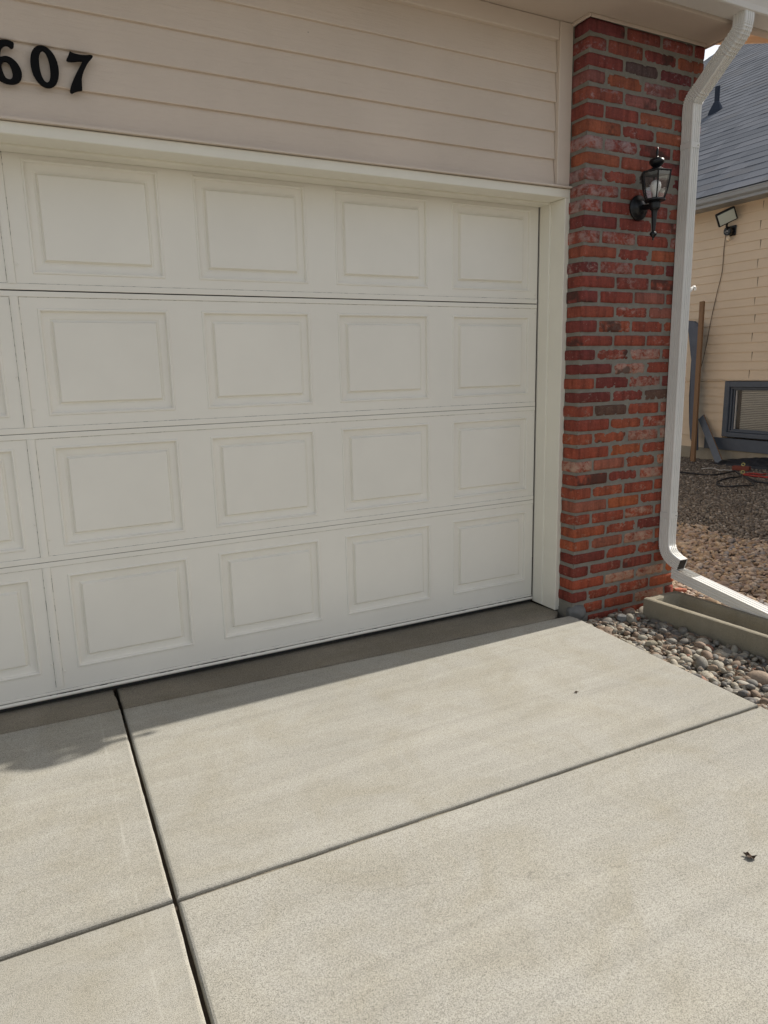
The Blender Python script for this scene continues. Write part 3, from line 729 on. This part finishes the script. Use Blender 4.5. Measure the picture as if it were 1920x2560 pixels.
# extension: box channel, cut open for the first stretch; slopes to the ground
def ez(y): return .103 + (y + .424) * .154
bm = bmesh.new(); EX0, EX1, EH = .652, .728, .058
side_n = [(0, 0), (.12, 0), (.16, 1), (.26, 1), (.30, 0), (.42, 0), (.46, 1), (.56, 1), (.60, 0), (.72, 0), (.76, 1), (.86, 1), (.90, 0), (1, 0)]
def ext_ring(y, top):
    zb_ = ez(y) - .03; L_ = []
    for t, h in side_n: L_.append((EX0 + .002 * h, y, zb_ + EH * t))
    if top:
        for t, h in side_n[1:-1]: L_.append((EX0 + (EX1 - EX0) * t, y, zb_ + EH - .002 * h))
    for t, h in side_n[::-1]: L_.append((EX1 - .002 * h, y, zb_ + EH * t))
    return [bm.verts.new(p) for p in L_]
r0 = ext_ring(-.405, False); r1 = ext_ring(-.542, False); r2 = ext_ring(-.542, True); r3 = ext_ring(-1.50, True)
for a, b, wrap in ((r0, r1, False), (r2, r3, False)):
    for k in range(len(a) - 1):
        if a is r0 and k == len(side_n) - 1: continue      # open top
        bm.faces.new((a[k], a[k + 1], b[k + 1], b[k]))
    bm.faces.new((a[-1], a[0], b[0], b[-1]))
bmesh.ops.recalc_face_normals(bm, faces=bm.faces)
eo = obj('extension', bm, M['pipe'], dsp); 
sm = eo.modifiers.new('thick', 'SOLIDIFY'); sm.thickness = .0012; sm.offset = -1
bm = bmesh.new(); tube(bm, smooth_curve([(.705, -.335, 1.640), (.735, -.335, 1.632), (.765, -.335, 1.655), (.785, -.335, 1.662), (.791, -.335, 1.645)], 5), [.011] * 10 + [.008] * 11, 8); obj('strap_hook', bm, M['pipe'], dsp, True)

# ------------------------------------------------------------------ splash block
bm = bmesh.new(); BZ0, BZ1 = PZ - .03, .016
ny, nx = 44, 18
def bx_(y, u):  # u 0..1 across
    t = (-.452 - y) / .80; l_ = .395 + .040 * t; r_ = .648 + .020 * t; return l_ + (r_ - l_) * u
us = [0, .01, .03, .07, .11, .13, .155, .175, .20, .30, .5, .7, .80, .825, .845, .87, .89, .93, .97, .99, 1]
ysb = [-.452, -.454, -.458, -.470, -.484, -.492, -.502, -.515] + list(np.linspace(-.54, -1.26, 34))
G_ = []
for y in ysb:
    row = []
    for u in us:
        z = BZ1 - .002 * ((u < .012) or (u > .988)) - (.002 if y > -.4535 else 0)
        du = min(u, 1 - u); dy = -.452 - y
        bas = max(0, min(1, (du - .125) / .07)) * max(0, min(1, (dy - .034) / .03)); bas = bas * bas * (3 - 2 * bas)
        z -= .062 * bas + .03 * 0
        p = Vector((bx_(y, u), y, z)); z += .0012 * noise.noise(p * 50) + .0008 * noise.noise(p * 120)
        row.append(bm.verts.new((p.x + .001 * noise.noise(p * 30), y, z)))
    G_.append(row)
for i in range(len(ysb) - 1):
    for j in range(len(us) - 1): f = bm.faces.new((G_[i][j], G_[i + 1][j], G_[i + 1][j + 1], G_[i][j + 1]))
per = [G_[0][j] for j in range(len(us))] + [G_[i][-1] for i in range(1, len(ysb))] + [G_[-1][j] for j in range(len(us) - 2, -1, -1)] + [G_[i][0] for i in range(len(ysb) - 2, 0, -1)]
low = [bm.verts.new((v.co.x, v.co.y, BZ0)) for v in per]
for k in range(len(per)): bm.faces.new((per[k], per[(k + 1) % len(per)], low[(k + 1) % len(per)], low[k]))
bmesh.ops.recalc_face_normals(bm, faces=bm.faces)
sb = obj('splash_block', bm, M['block']); 
tag(sb, 'long grey concrete splash block with a hollow basin below the downspout', 'splash block')

# ------------------------------------------------------------------ stones
def ico(sub):
    b = bmesh.new(); bmesh.ops.create_icosphere(b, subdivisions=sub, radius=1); V = np.array([v.co[:] for v in b.verts]); F = np.array([[v.index for v in f.verts] for f in b.faces]); b.free(); return V, F
def rotm(n, flat=1.):
    a = rng.uniform(0, 2 * np.pi, n); t = rng.normal(0, .35 * flat, n); u = rng.normal(0, .35 * flat, n)
    ca, sa, ct, st, cu_, su = np.cos(a), np.sin(a), np.cos(t), np.sin(t), np.cos(u), np.sin(u); Z = np.zeros(n); O_ = np.ones(n)
    A = np.stack([ca, -sa, Z, sa, ca, Z, Z, Z, O_], 1).reshape(n, 3, 3); B = np.stack([O_, Z, Z, Z, ct, -st, Z, st, ct], 1).reshape(n, 3, 3); D = np.stack([cu_, Z, su, Z, O_, Z, -su, Z, cu_], 1).reshape(n, 3, 3)
    return B @ D @ A
def stones(name, pos, size, sub, m, aspect=(1, .78, .6), rough=.10, smooth=True, flat=1., label=None, cat=None, angular=0):
    V, F = ico(sub); n = len(pos); nv = len(V)
    sc_ = np.stack([size * aspect[0] * rng.uniform(.85, 1.2, n), size * aspect[1] * rng.uniform(.85, 1.15, n), size * aspect[2] * rng.uniform(.8, 1.2, n)], 1)
    P = V[None] * np.ones((n, 1, 1))
    # low-frequency lumps: random directions
    for _ in range(3):
        d = rng.normal(size=(n, 1, 3)); d /= np.linalg.norm(d, axis=2, keepdims=True)
        s = (V[None] * d).sum(2, keepdims=True); P = P * (1 + rough * rng.uniform(-1, 1, (n, 1, 1)) * s * (1 if _ else 1.6) - angular * np.clip(s - .55, 0, 1) * 1.2)
    P = P * sc_[:, None, :]; P = np.einsum('nij,nkj->nki', rotm(n, flat), P) + pos[:, None, :]
    me = bpy.data.meshes.new(name); nf = len(F)
    me.vertices.add(n * nv); me.vertices.foreach_set('co', P.reshape(-1).astype(np.float32))
    Fa = (F[None] + (np.arange(n) * nv)[:, None, None]).reshape(-1)
    me.loops.add(n * nf * 3); me.loops.foreach_set('vertex_index', Fa.astype(np.int32))
    me.polygons.add(n * nf); me.polygons.foreach_set('loop_start', np.arange(0, n * nf * 3, 3, dtype=np.int32)); me.polygons.foreach_set('loop_total', np.full(n * nf, 3, dtype=np.int32))
    me.update(calc_edges=True); me.validate()
    o = link(name, me, m, smooth=smooth); o['kind'] = 'stuff'
    if label: o['label'] = label; o['category'] = cat
    return o
def scatter(x0, x1, y0, y1, sp, jit=.42):
    xs_ = np.arange(x0, x1, sp); ys_ = np.arange(y0, y1, sp * .87); X, Y = np.meshgrid(xs_, ys_); X[1::2] += sp / 2
    X = X + rng.uniform(-jit, jit, X.shape) * sp; Y = Y + rng.uniform(-jit, jit, Y.shape) * sp; return X.ravel(), Y.ravel()
def inblock(X, Y, m_=.0): return (Y < -.452 + m_) & (Y > -1.262 - m_) & (X > .40 - m_ + .04 * (-.452 - Y) / .8) & (X < .645 + m_)
def edge_x(Y): return np.where(Y > -.345, .03, np.where(Y > -.86, .024 - (-.345 - Y) * .0835, -.019 - (-.86 - Y) * .069)) + np.where(Y < -1.47, -.0 , 0)
allp = []
for lay, (sp, rz) in enumerate(((.032, -.026), (.031, -.012), (.035, -.001), (.060, .008))):
    X, Y = scatter(-.15, .92, -2.6, -.30, sp)
    k_ = (X > edge_x(Y) + .010) & ~((Y > -.33) & (X < .83)) & ~inblock(X, Y, .004)
    X, Y = X[k_], Y[k_]
    if lay >= 2:
        kk = rng.random(len(X)) < .75; X, Y = X[kk], Y[kk]
    allp.append(np.stack([X, Y, PZ + rz + rng.uniform(-.004, .004, len(X))], 1))
P = np.concatenate(allp); sz = .0138 * np.exp(rng.normal(0, .42, len(P))); sz = np.clip(sz, .006, .040); P[:, 2] += .016 * np.clip((P[:, 0] - .1) / .3, 0, 1) * (P[:, 0] < .42)
stones('pebbles', P, sz, 3, M['pebble'], (1.2, .88, .62), .12, label='rounded grey and tan pebbles between the driveway edge and the splash block', cat='pebbles')
X, Y = scatter(.80, 3.2, -3.2, 3.4, .028)
bnd = 2.35 + .12 * np.sin(Y * 3.1) + .1 * np.sin(Y * 7 + 1) + rng.normal(0, .06, len(Y))
k_ = ((X > .92) | ((Y > -.31) & (X > .83))) & (X < bnd)
P = np.stack([X[k_], Y[k_], PZ + .004 + rng.uniform(-.008, .010, k_.sum())], 1)
X, Y = scatter(.64, .95, -3.0, -.30, .028); kk = (X > .665) | (Y < -1.28); kk &= ~((Y > -.33) & (X < .83))
P = np.concatenate([P, np.stack([X[kk], Y[kk], PZ + .014 + rng.uniform(-.006, .008, kk.sum())], 1)])
sz = np.clip(.0155 * np.exp(rng.normal(0, .30, len(P))), .009, .038)
stones('river_rock', P, sz, 2, M['cobble'], (1.25, .9, .58), .15, label='tan river rock bed behind the brick pillar', cat='river rock')
X, Y = scatter(2.05, 6.25, -1.4, 5.6, .025)
bnd = 2.35 + .12 * np.sin(Y * 3.1) + .1 * np.sin(Y * 7 + 1) + rng.normal(0, .07, len(Y))
k_ = (X > bnd); P = np.stack([X[k_], Y[k_], PZ + .0 + rng.uniform(-.006, .007, k_.sum())], 1)
sz = np.clip(.0115 * np.exp(rng.normal(0, .3, len(P))), .005, .022)
stones('gravel', P, sz, 1, M['gravel'], (1.15, .9, .7), .25, smooth=False, label='crushed grey gravel in front of the neighbouring house wall', cat='gravel', angular=.3)
bm = bmesh.new(); v = [bm.verts.new(p) for p in ((-.3, -4, PZ - .018), (6.3, -4, PZ - .018), (6.3, 7, PZ - .018), (-.3, 7, PZ - .018))]; bm.faces.new(v); obj('soil', bm, M['dirt'], kind='structure')
# dry mulch shreds caught among the pebbles
bm = bmesh.new(); rs = random.Random(4)
for i in range(330):
    x, y = rs.uniform(-.0, .40), rs.uniform(-1.55, -.34)
    if i % 4 == 0: x, y = rs.uniform(.66, 1.0), rs.uniform(-1.0, -.3)
    a = rs.uniform(0, math.pi); L_ = rs.uniform(.006, .024); r = rs.uniform(.0006, .0015); z = PZ + rs.uniform(.010, .024)
    if x < .03 - (-y - .3) * .08: continue
    d = Vector((math.cos(a) * L_, math.sin(a) * L_, rs.uniform(-.3, .3) * L_)); p = Vector((x, y, z)); tube(bm, [p - d, p + Vector((0, 0, .002)), p + d], r, 4)
o = obj('mulch', bm, M['twig']); tag(o, 'dry brown mulch shreds caught among the pebbles', 'mulch', kind='stuff')

def lump(name, c, s, m, label, cat, seed=0, rough=.16, cut=.5, group=None, rz=0):
    b = bmesh.new(); bmesh.ops.create_icosphere(b, subdivisions=4, radius=1); rs = random.Random(seed)
    dirs = [Vector([rs.gauss(0, 1) for _ in range(3)]).normalized() for _ in range(9)]
    for v in b.verts:
        n_ = v.co.copy()
        for d in dirs:
            s_ = v.co.dot(d)
            if s_ > cut: v.co -= d * (s_ - cut)
        v.co += n_ * rough * .4 * noise.noise(n_ * 2.2 + Vector((seed, 0, 0))) + n_ * .02 * noise.noise(n_ * 9)
        v.co = Vector((v.co.x * s[0], v.co.y * s[1], v.co.z * s[2]))
    o = obj(name, b, m, smooth=True); o.location = c; o.rotation_euler = (0, 0, rz); tag(o, label, cat, group); return o
lump('brick_chip', (.316, -.485, PZ + .022), (.024, .020, .017), M['chip'], 'small orange brick chip among the pebbles left of the splash block', 'brick chip', 3, cut=.55)
lump('brick_chip', (.905, -.262, PZ + .026), (.050, .036, .022), M['chip'], 'flat orange brick chip behind the splash block at the pillar base', 'brick chip', 8, cut=.55)
lump('rock', (.262, -.432, PZ + .022), (.036, .029, .025), M['rock'], 'largest dark grey rock in the pebble bed beside the brick pillar', 'rock', 5, cut=.75)
lump('rock', (.064, -.287, -.058), (.062, .046, .046), M['rock'], 'grey rounded rubble under the missing corner brick beside the door casing', 'rock', 12, cut=.8)
lump('rock', (.118, -.760, PZ + .020), (.034, .020, .016), M['block'], 'pale oblong stone at the driveway edge in the pebble bed', 'rock', 21, cut=.85, rz=-.3)
def leaf(c, s, label, seed):
    bm = bmesh.new(); rs = random.Random(seed); n_ = 14; ctr = bm.verts.new((0, 0, .004 * s / .02)); ring = []
    for k in range(n_):
        a = 2 * math.pi * k / n_; r = s * (.75 + .25 * abs(math.sin(a * 1.5 + seed))) * rs.uniform(.8, 1.1); ring.append(bm.verts.new((r * math.cos(a), r * .75 * math.sin(a), rs.uniform(.0, .6) * s)))
    for k in range(n_): bm.faces.new((ctr, ring[k], ring[(k + 1) % n_]))
    tube(bm, [(s * .4, 0, .002), (s * .9, s * .1, .005), (s * 1.1, s * .1, .008)], .0008, 4)
    o = obj('dry_leaf', bm, M['leaf']); o.location = c; o.rotation_euler = (.1, .1, seed); tag(o, label, 'leaf')
leaf((-.911 + .02, -2.018, GZ + .002), .017, 'crumpled dark brown leaf on the concrete nearest the camera at right', 2)
leaf((-.602, -1.021, GZ + .002), .009, 'tiny dark leaf scrap on the sunlit slab nearest the garage', 5)

# ------------------------------------------------------------------ neighbouring house
NX = 6.2
nb = thing('neighbor_house', 'peach sided neighboring house with grey shingle roof and slate blue basement window', 'house', (NX + 4, 2, PZ))
joints = [.231, .334, .458, .576, .691, .801, .919, 1.032, 1.153, 1.266, 1.388, 1.510, 1.632, 1.749, 1.865, 1.977, 2.079, 2.202, 2.332, 2.436, 2.555, 2.672, 2.789, 2.911, 3.025, 3.151, 3.257, 3.38]
WYA, WYB, WZA, WZB = 3.525, 1.81, .255, 1.003
bm = bmesh.new()
rs = random.Random(9)
for i, (a, b) in enumerate(zip(joints, joints[1:])):
    segs = [(-6, 11.7)] if not (a < WZB - .02) else [(-6, WYB), (WYA, 11.7)]
    for y0, y1 in segs:
        q = [(NX + .010, y0, a), (NX - .004, y0, a), (NX + .007, y0, b + .006)]
        v0 = [bm.verts.new(p) for p in q]; v1 = [bm.verts.new((p[0], y1, p[2])) for p in q]
        bm.faces.new((v0[0], v0[1], v1[1], v1[0])); bm.faces.new((v0[1], v0[2], v1[2], v1[1]))
bmesh.ops.recalc_face_normals(bm, faces=bm.faces)
for f in bm.faces:
    if f.normal.x > .3: f.normal_flip()
for i, (a, b) in enumerate(zip(joints, joints[1:])):
    if i % 2 == 0: continue
    y = 3.17 + .02 * ((i // 2) % 2)
    if a > WZB: box(bm, NX - .0035, NX + .01, y - .001, y + .001, a + .002, b - .001, mi=1)
    box(bm, NX - .0035, NX + .01, y - 3.6, y - 3.597, a + .002, b - .001, mi=1)
obj('lap_siding', bm, [M['nsiding'], M['gap']], nb)
bm = bmesh.new()
box(bm, NX + .012, NX + .1, -6, 11.7, 1.01, 3.4); box(bm, NX + .012, NX + .1, -6, WYB, -.2, 1.01); box(bm, NX + .012, NX + .1, WYA, 11.7, -.2, 1.01); box(bm, NX + .1, 27, -6, -5.9, -.2, 3.3); box(bm, NX + .1, 27, 11.6, 11.7, -.2, 3.3)
obj('wall', bm, M['nsiding'], nb)
bm = bmesh.new(); box(bm, NX - .02, NX + .009, -6, 3.80, .066, .230, .003); obj('skirt_board', bm, M['nwin'], nb)
bm = bmesh.new(); box(bm, NX + .004, NX + .010, -6, 11.7, PZ - .05, .0655); obj('foundation', bm, M['found'], nb)
wf = bmesh.new()
for t, xo in ((.075, -.028),):
    box(wf, NX + xo, NX + .02, WYA - t, WYA, WZA, WZB, .003); box(wf, NX + xo, NX + .02, WYB, WYB + t, WZA, WZB, .003)
    box(wf, NX + xo + .001, NX + .02, WYB + t, WYA - t, WZB - t, WZB - .001, .003); box(wf, NX + xo - .012, NX + .02, WYB + t, WYA - t, WZA, WZA + .06, .003)
win = obj('window', wf, M['nwin'], nb)
bm = bmesh.new()
a0, a1, b0, b1 = WYB + .08, WYA - .08, WZA + .065, WZB - .08
for k_, (ins, xo) in enumerate(((0, .0), (.03, .02))):
    t = .022; y0, y1, z0, z1 = a0 + ins, a1 - ins, b0 + ins * .5, b1 - ins * .6
    for q in ((y0, y0 + t, z0, z1), (y1 - t, y1, z0, z1), (y0 + t, y1 - t, z0, z0 + t), (y0 + t, y1 - t, z1 - t, z1)): box(bm, NX + xo, NX + xo + .03, q[0], q[1], q[2], q[3], .002)
sf = obj('window_sash', bm, M['nwin'], win); sf.location = (0, 0, 0)
bm = bmesh.new(); y = WYA - .155; box(bm, NX + .03, NX + .05, y, y + .012, b0 + .04, b1 - .04); s_ = obj('sash_edge', bm, M['whitecord'], win); s_.location = (0, 0, 0)
bm = bmesh.new()
z = b0 + .03
while z < b1 - .045:
    v = [bm.verts.new(p) for p in ((NX + .068, a0 + .05, z), (NX + .052, a0 + .05, z + .019), (NX + .052, a1 - .13, z + .019), (NX + .068, a1 - .13, z))]; bm.faces.new(v); z += .0235
bl = obj('blind', bm, M['blind'], win); bl.location = (0, 0, 0)
bm = bmesh.new(); box(bm, NX + .08, NX + .085, WYB, WYA, WZA, WZB); bb = obj('window_recess', bm, M['gap'], win); bb.location = (0, 0, 0)
bm = bmesh.new(); v = [bm.verts.new(p) for p in ((NX + .040, a0, b0), (NX + .040, a1, b0), (NX + .040, a1, b1), (NX + .040, a0, b1))]; bm.faces.new(v); gp = obj('pane', bm, M['glass'], win); gp.location = (0, 0, 0)
bm = bmesh.new(); tube(bm, [(NX - .014, -1, 1.025), (NX - .014, 3.3, 1.022), (NX - .014, 3.6, 1.017), (NX - .014, 4.1, 1.010), (NX - .014, 7, 1.0)], .010, 8); obj('conduit', bm, M['nsiding'], nb, True)
# eave
bm = bmesh.new(); box(bm, 5.86, NX, -6.3, 11.9, 3.283, 3.295); obj('soffit', bm, M['nfascia'], nb)
bm = bmesh.new(); box(bm, 5.835, 5.86, -6.3, 11.9, 3.255, 3.382, .004); obj('fascia_board', bm, M['nfascia'], nb)
bm = bmesh.new()
pf = [(5.833, 3.295), (5.82, 3.295), (5.800, 3.315), (5.795, 3.355), (5.788, 3.360), (5.788, 3.372), (5.800, 3.372), (5.808, 3.33), (5.822, 3.305), (5.833, 3.305)]
v0 = [bm.verts.new((x, -6.3, z)) for x, z in pf]; v1 = [bm.verts.new((x, 11.9, z)) for x, z in pf]
for a in range(len(pf)): bm.faces.new((v0[a], v0[(a + 1) % len(pf)], v1[(a + 1) % len(pf)], v1[a]))
bmesh.ops.recalc_face_normals(bm, faces=bm.faces); obj('gutter', bm, M['nfascia'], nb)
# shingled roof: every tab is an island so its tone varies
bm = bmesh.new(); sr = .625; L_ = math.hypot(1, sr); ex = .25 / L_; rs = random.Random(3)
x = 5.81; row = 0; vis_rows = int((16.8 - x) / ex)
for row in range(vis_rows):
    xa = 5.81 + row * ex; xb = xa + ex * 1.08; za = 3.385 + sr * (xa - 5.81); zb_ = 3.385 + sr * (xb - 5.81)
    y = -6.3 + (row % 3) * .12 - .2
    while y < 11.9:
        wd = rs.choice([.22, .3, .38, .46]); lift = rs.choice([.001, .002, .004]); y1 = min(y + wd, 11.9); y0 = max(y, -6.3)
        if y1 > y0 and (y0 > -2 or rs.random() < 1):
            v = [bm.verts.new(p) for p in ((xa, y0, za + .002), (xa, y1, za + .002), (xa, y0, za + .005 + lift), (xa, y1, za + .005 + lift), (xb, y0, zb_ + .003), (xb, y1, zb_ + .003))]
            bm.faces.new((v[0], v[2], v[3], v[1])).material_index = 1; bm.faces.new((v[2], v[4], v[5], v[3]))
        y += wd
bmesh.ops.recalc_face_normals(bm, faces=bm.faces)
for f in bm.faces:
    if f.normal.z < -.05 or f.normal.x > .3: f.normal_flip()
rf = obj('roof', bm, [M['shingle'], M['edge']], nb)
bm = bmesh.new()
v = [bm.verts.new(p) for p in ((5.82, -6.28, 3.378), (5.82, 11.88, 3.378), (16.8, 11.88, 3.378 + sr * 10.98), (16.8, -6.28, 3.378 + sr * 10.98), (27.8, -6.28, 3.388), (27.8, 11.88, 3.388))]
bm.faces.new((v[0], v[3], v[2], v[1])); bm.faces.new((v[3], v[4], v[5], v[2])); bm.faces.new((v[0], v[4], v[3])); bm.faces.new((v[1], v[2], v[5]))
rd = obj('roof_deck', bm, M['shingle'], rf); rd.location = (0, 0, 0)
VX = 9.8; VY = 6.87; VZ = 3.385 + sr * (VX - 5.81)
bm = bmesh.new(); lathe(bm, [(.045, VZ - .05), (.045, VZ + .42), (.036, VZ + .42)], VX, VY, 16); lathe(bm, [(.16, VZ - .12), (.13, VZ + .0), (.06, VZ + .14), (.047, VZ + .16)], VX, VY, 16)
vp = obj('vent_pipe', bm, M['vent'], rf); vp.location = (0, 0, 0)

# flood light on the neighbour's wall
fl = thing('flood_light', 'black square LED flood light with motion sensor high on the peach siding', 'flood light', (NX, 3.60, 2.96))
ctr = Vector((6.0, 3.536, 3.111)); FU = Vector((.1559, -.1624, .0968)); FV = Vector((.1062, .015, -.1457)); fu, fv = FU.normalized(), FV.normalized(); fn = fu.cross(fv)
if fn.dot(Vector(cc) - ctr) < 0: fn = -fn
def headbox(bm, a, b, n0, n1, bev):
    b2 = bmesh.new(); box(b2, -a, a, -b, b, n0, n1, bev, 2)
    Mx = Matrix(((fu.x, fv.x, fn.x, ctr.x), (fu.y, fv.y, fn.y, ctr.y), (fu.z, fv.z, fn.z, ctr.z), (0, 0, 0, 1))); b2.transform(Mx)
    bmesh.ops.recalc_face_normals(b2, faces=b2.faces); me = bpy.data.meshes.new('t'); b2.to_mesh(me); b2.free(); bm.from_mesh(me); bpy.data.meshes.remove(me)
HA, HB = FU.length / 2, FV.length / 2
bm = bmesh.new(); headbox(bm, HA, HB, -.05, .0, .014); obj('lamp_head', bm, M['black'], fl)
bm = bmesh.new(); headbox(bm, HA * .84, HB * .80, -.01, .0025, .004); obj('lens', bm, M['lens'], fl)
bm = bmesh.new(); tube(bm, [(6.04, 3.56, 3.06), (6.09, 3.60, 3.01), (6.13, 3.605, 2.975)], .016, 8); obj('bracket', bm, M['black'], fl)
bm = bmesh.new(); box(bm, NX - .022, NX - .005, 3.53, 3.665, 2.90, 3.03, .006); tube(bm, [(6.115, 3.612, 2.962), (6.18, 3.605, 2.962)], .056, 20); obj('mount', bm, M['black'], fl)
rs = random.Random(2); bm = bmesh.new()
for i in range(9):
    a = rs.uniform(0, 6.28); r = rs.uniform(.0, .034); cy_ = 3.612 + r * math.cos(a); cz_ = 2.962 + r * math.sin(a); box(bm, 6.1125, 6.1155, cy_ - .007, cy_ + .007, cz_ - .002, cz_ + .002)
o = obj('mount_marks', bm, M['whitecord'], fl); o['kind'] = 'stuff'
bm = bmesh.new(); lathe(bm, [(.004, 2.828), (.026, 2.842), (.031, 2.866), (.022, 2.886), (.011, 2.905)], 6.135, 3.598, 16); obj('motion_sensor', bm, M['sensor'], fl, True)
bm = bmesh.new(); tube(bm, smooth_curve([(NX - .03, 3.668, 2.941), (NX - .014, 3.693, 2.755), (NX - .014, 3.699, 2.463), (NX - .014, 3.75, 2.214), (NX - .014, 3.801, 1.961), (NX - .014, 3.844, 1.702), (NX - .014, 3.871, 1.516), (NX - .016, 3.92, 1.25), (NX - .03, 3.958, 1.056), (NX - .03, 3.942, .975), (NX - .016, 3.963, .73), (NX - .03, 3.99, .3), (NX - .05, 4.0, -.1)], 5), .0048, 6)
o = obj('power_cord', bm, M['wire'], smooth=True); tag(o, 'thin brown cord hanging down the peach siding from the flood light', 'cord')

# leaning things by the neighbour's wall
bm = bmesh.new(); box(bm, -.019, .019, -.032, .032, 0, 1.0, .002)
def lean(bm, a, b, ax, sx=1, sy=1):
    a, b = Vector(a), Vector(b); z = (b - a); L_ = z.length; z.normalize(); x = Vector(ax); x = (x - z * x.dot(z)).normalized(); y = z.cross(x)
    Mx = Matrix(((x.x, y.x, z.x * L_, a.x), (x.y, y.y, z.y * L_, a.y), (x.z, y.z, z.z * L_, a.z), (0, 0, 0, 1))); bmesh.ops.transform(bm, matrix=Mx, verts=bm.verts)
lean(bm, (5.86, 3.71, PZ + .008), (5.985, 3.82, 2.08), (1, 0, 0))
post = obj('wood_post', bm, M['wood']); tag(post, 'tall raw orange lumber post leaning beside the neighboring house wall', 'post')
bm = bmesh.new(); box(bm, -.012, .012, -.055, .055, 0, 1.0, .0015, mi=0)
for f in bm.faces:
    if abs(f.calc_center_median().y) > .0548 and abs(f.normal.y) > .9: f.material_index = 1
lean(bm, (5.93, 3.34, PZ + .03), (6.165, 3.86, .50), (1, 0, .0))
o = obj('leaning_board', bm, [M['board'], M['wood']]); tag(o, 'short slate grey board leaning diagonally against the wall with a raw wood edge', 'board')
# tall dark plastic sheet with a rounded foot behind the post
bm = bmesh.new(); outl2 = [(3.80, .03), (3.86, .07), (3.925, .20), (3.965, .42), (3.985, .8), (4.0, 1.3), (4.10, 1.85), (3.97, 1.83), (3.90, 1.78), (3.86, 1.70), (3.865, 1.2), (3.84, .7), (3.82, .4)]
outl2 = [(y + .10 * (y < 3.87) * 0 - .0, z) for y, z in outl2]
f0 = [bm.verts.new((6.03 + .02 * noise.noise(Vector((y * 9, z * 2, 0))), y, z)) for y, z in outl2]; f1 = [bm.verts.new((v.co.x + .05, v.co.y, v.co.z)) for v in f0]
bm.faces.new(f0); bm.faces.new(f1[::-1])
for k in range(len(f0)): bm.faces.new((f0[k], f1[k], f1[(k + 1) % len(f0)], f0[(k + 1) % len(f0)]))
bmesh.ops.recalc_face_normals(bm, faces=bm.faces); bmesh.ops.bevel(bm, geom=[e_ for e_ in bm.edges if len(e_.link_faces) == 2 and e_.calc_face_angle() > 1.], offset=.012, segments=2, affect='EDGES')
o = obj('plastic_sled', bm, M['plastic']); tag(o, 'tall dark blue plastic sheet with rounded foot standing behind the lumber post', 'plastic sheet')
# low litter: brick, hoses, tarp
bm = bmesh.new(); box(bm, -.10, .10, -.045, .045, 0, .055, .006, 2); o = obj('loose_brick', bm, M['darkbrick']); o.location = (5.60, 2.765, PZ + .012); o.rotation_euler = (0, 0, R_(-72)); tag(o, 'loose red brick lying on the gravel near the basement window', 'brick')
GZ2 = PZ + .020
def hose(name, pts, r, m, label, cat):
    bm = bmesh.new(); P_ = smooth_curve([(x, y, GZ2 + .003 + .006 * math.sin(i * 1.7)) for i, (x, y) in enumerate(pts)], 8); tube(bm, P_, r, 8); o = obj(name, bm, m, smooth=True); tag(o, label, cat); return o
hose('garden_hose', [(4.6, 3.3), (4.791, 3.005), (4.867, 2.887), (4.952, 2.704), (5.234, 2.678), (5.372, 2.70), (5.30, 2.58), (5.101, 2.42), (4.844, 2.382), (4.53, 2.288), (4.381, 2.143), (4.357, 2.015), (4.472, 1.957), (4.62, 1.924), (4.703, 1.962), (4.90, 2.14), (5.065, 2.333), (4.99, 2.18), (4.916, 2.063), (4.867, 1.895), (4.7, 1.5)], .0095, M['rubber'], 'black garden hose looped loosely on the grey gravel', 'hose')
hose('air_hose', [(5.27, 2.49), (5.22, 2.44), (5.25, 2.36), (5.30, 2.22), (5.28, 1.9), (5.15, 1.4)], .012, M['redhose'], 'nearer red hose running right across the gravel from the black loop', 'hose')
hose('air_hose', [(5.30, 2.50), (5.38, 2.44), (5.42, 2.37), (5.53, 2.35), (5.58, 2.1), (5.5, 1.6)], .012, M['redhose'], 'second red hose lying closer to the basement window wall', 'hose')
hose('white_cord', [(5.274, 3.097), (5.36, 3.05), (5.42, 3.02), (5.368, 2.895), (5.40, 2.86), (5.375, 2.825), (5.457, 2.796)], .006, M['whitecord'], 'thin white cord kinked on the gravel left of the loose brick', 'cord')
def ringo(c, lab, tilt):
    bm = bmesh.new(); P_ = [(.019 * math.cos(a), .019 * math.sin(a), 0) for a in np.linspace(0, 2 * math.pi, 20)]; tube(bm, P_, .0055, 8, False); o = obj('hose_coupling', bm, M['yellow'], smooth=True); o.location = c; o.rotation_euler = tilt; tag(o, lab, 'coupling', 'yellow ring couplings on the gravel')
ringo((5.61, 2.75, PZ + .088), 'yellow plastic ring standing on top of the loose red brick', (R_(60), 0, R_(-70)))
ringo((5.262, 2.50, PZ + .05), 'yellow ring coupling at the end of the red hoses', (R_(70), 0, R_(-60)))
bm = bmesh.new(); nx_, ny_ = 14, 26; G_ = []
for i in range(nx_ + 1):
    G_.append([])
    for j in range(ny_ + 1):
        x = 5.86 + .31 * i / nx_; y = 1.7 + 1.75 * j / ny_; h = .02 + .10 * (i / nx_) + .035 * noise.noise(Vector((x * 9, y * 5, 0))) + .02 * noise.noise(Vector((x * 20, y * 17, 4)))
        if j > ny_ - 7: h *= (ny_ - j) / 7 * .8 + .2
        if i == 0: h = .0
        G_[-1].append(bm.verts.new((x + .03 * noise.noise(Vector((y * 6, 0, 2))), y, PZ + .01 + max(0, h))))
for i in range(nx_):
    for j in range(ny_): bm.faces.new((G_[i][j], G_[i + 1][j], G_[i + 1][j + 1], G_[i][j + 1]))
o = obj('tarp', bm, M['tarp']); tag(o, 'crumpled black tarp heaped along the wall under the basement window', 'tarp')
